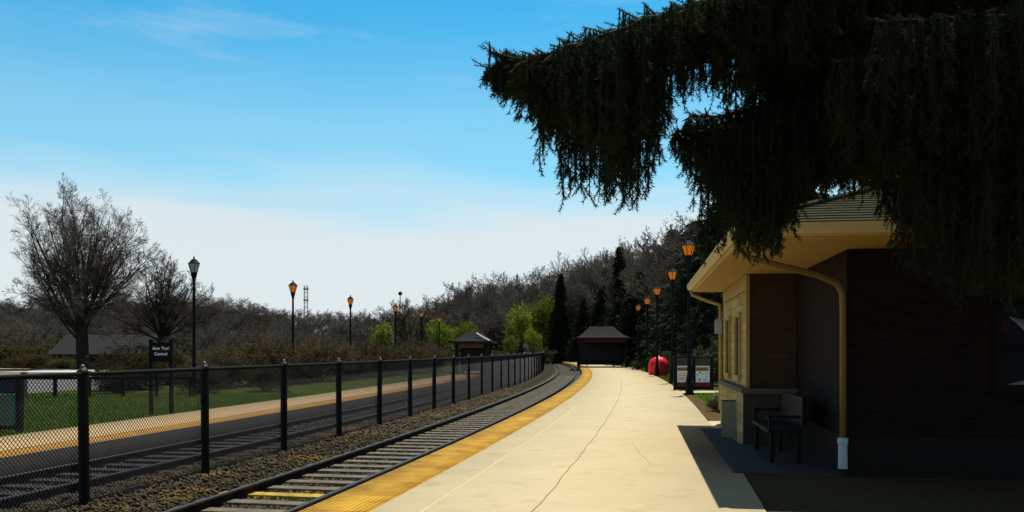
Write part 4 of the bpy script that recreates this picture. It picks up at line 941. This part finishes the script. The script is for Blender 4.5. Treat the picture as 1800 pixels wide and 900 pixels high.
    limb([W(862, 125, 4.05), W(910, 128, 4.03), W(980, 130, 4.03)], I([0, .1, .3], [.0, .05, .14]), gap=.03, side=.12)
    # B: the lower mass right of the sky gap
    limb([W(1192, 232, 4.4), W(1225, 236, 4.42), W(1290, 222, 4.5), W(1400, 190, 4.65), W(1560, 140, 4.85), (4.7, 5.2, 3.5)], I([0, .08, .2, .32, .45, .58, .66, .75, .85, 1.1, 1.3, 3], [.03, .14, .26, .40, .56, .74, .80, .62, .42, .38, .6, .6]), gap=.04)
    limb([W(1215, 205, 4.6), W(1262, 205, 4.65), W(1330, 190, 4.7), W(1480, 150, 4.85), (4.7, 5.2, 3.6)], I([0, .1, .2, .35, .5, .65, .8, 1.2, 3], [.05, .16, .3, .48, .62, .66, .45, .5, .6]), gap=.05)
    limb([W(1248, 285, 4.3), W(1300, 290, 4.35), W(1370, 280, 4.5), W(1440, 250, 4.7)], I([0, .15, .35, .5, .6], [.08, .28, .48, .42, .2]), gap=.045, side=.3)
    for a in ([W(1300, 66, 4.7), W(1320, 66, 4.75), W(1500, 10, 4.9), (4.7, 5.2, 4.0)], [W(1262, 118, 5.0), W(1330, 118, 5.0), W(1500, 90, 5.1), (4.7, 5.2, 3.7)], [W(1300, 14, 4.5), W(1350, 8, 4.6), W(1600, -40, 4.8), (4.7, 5.2, 4.2)], [W(1315, 200, 5.4), W(1400, 170, 5.4), W(1560, 130, 5.3), (4.7, 5.2, 3.6)]):
        limb(a, I([0, .2, .6, 3], [.12, .42, .6, .6]), gap=.055, side=.4)
    # C: right side over the roof
    for a, ls in (([W(1560, 318, 4.9), W(1640, 300, 4.95), W(1760, 280, 5.0), (4.7, 5.2, 2.9)], [.16, .50, .70, .70]), ([W(1600, 250, 4.2), W(1700, 262, 4.3), W(1830, 250, 4.5), (4.7, 5.2, 3.0)], [.28, .62, .80, .80]), ([W(1460, 190, 4.3), W(1560, 190, 4.4), W(1700, 160, 4.6), (4.7, 5.2, 3.3)], [.2, .33, .4, .6]),
                  ([W(1480, 110, 4.0), W(1600, 100, 4.1), W(1800, 80, 4.4), (4.7, 5.2, 3.5)], [.3, .45, .6, .6]), ([W(1700, 330, 5.4), W(1800, 320, 5.3), (4.7, 5.2, 2.7)], [.2, .55, .6, .6]), ([W(1610, 350, 5.6), W(1700, 340, 5.6), W(1820, 330, 5.5), (4.7, 5.2, 2.65)], [.15, .42, .55, .6]), ([W(1560, 40, 3.8), W(1700, 30, 3.9), W(1850, 20, 4.2), (4.7, 5.2, 3.7)], [.3, .5, .6, .6]), ([W(1500, 240, 5.6), W(1640, 215, 5.6), W(1800, 190, 5.4), (4.7, 5.2, 3.2)], [.12, .26, .5, .5]), ([W(1430, 60, 5.2), W(1560, 60, 5.2), W(1750, 40, 5.1), (4.7, 5.2, 3.8)], [.4, .6, .7, .7])):
        limb(a, I([0, .3, .8, 3], ls), gap=.06, side=.5)
    # crown above and around the picture: coarser
    z = 3.5
    while z < H - .4:
        rr = 4.1 * (1 - z / H) ** .8 + .2; nb = 8 if z < 8 else 6; a0 = rng.uniform(0, 6.28)
        for k in range(nb):
            az = a0 + 6.283 * k / nb + rng.normal(0, .12); ln = rr * rng.uniform(.8, 1.1); dx, dy = math.cos(az), math.sin(az)
            Yt = T0.y + dy * ln; Xt = T0.x + dx * ln
            if z < 3.3 + .42 * max(Yt, 2) and Xt / max(Yt, .5) < .66 and Yt > .5: continue      # room for the modelled lower limbs
            if math.hypot(Xt, Yt) < 1.6: continue
            base = Vector((T0.x, T0.y, z)); limb([tuple(Vector((Xt, Yt, z - .12 * ln))), tuple(Vector((T0.x + dx * ln * .5, T0.y + dy * ln * .5, z + .02 * ln))), tuple(base)], I([0, .5, 2, 5], [.2, .5, .7, .5]), fine=False, side=.8 * min(1, ln / 3), gap=.22, r0=.06)
        z += .42
    V, F = seg_mesh(np.array([s[0] for s in st]), np.array([s[1] for s in st]), np.array([s[2] for s in st]), np.array([s[3] for s in st]), 3)
    limbs.build('limbs', mat('spruce_bark', (.022, .016, .010), .95, .4, 12, spec=.1), t, smooth=True); arr_mesh('shoots', V, F, mat('shoot_bark', (.022, .018, .008), .9), t)
    global RNG
    V, F = tri_fan(np.concatenate(NP), np.concatenate(ND), np.concatenate(NL), np.concatenate(NW)); arr_mesh('crown', V, F, M_needle, t)
    print('spruce needles', len(F), 'shoots', len(st))
spruce()
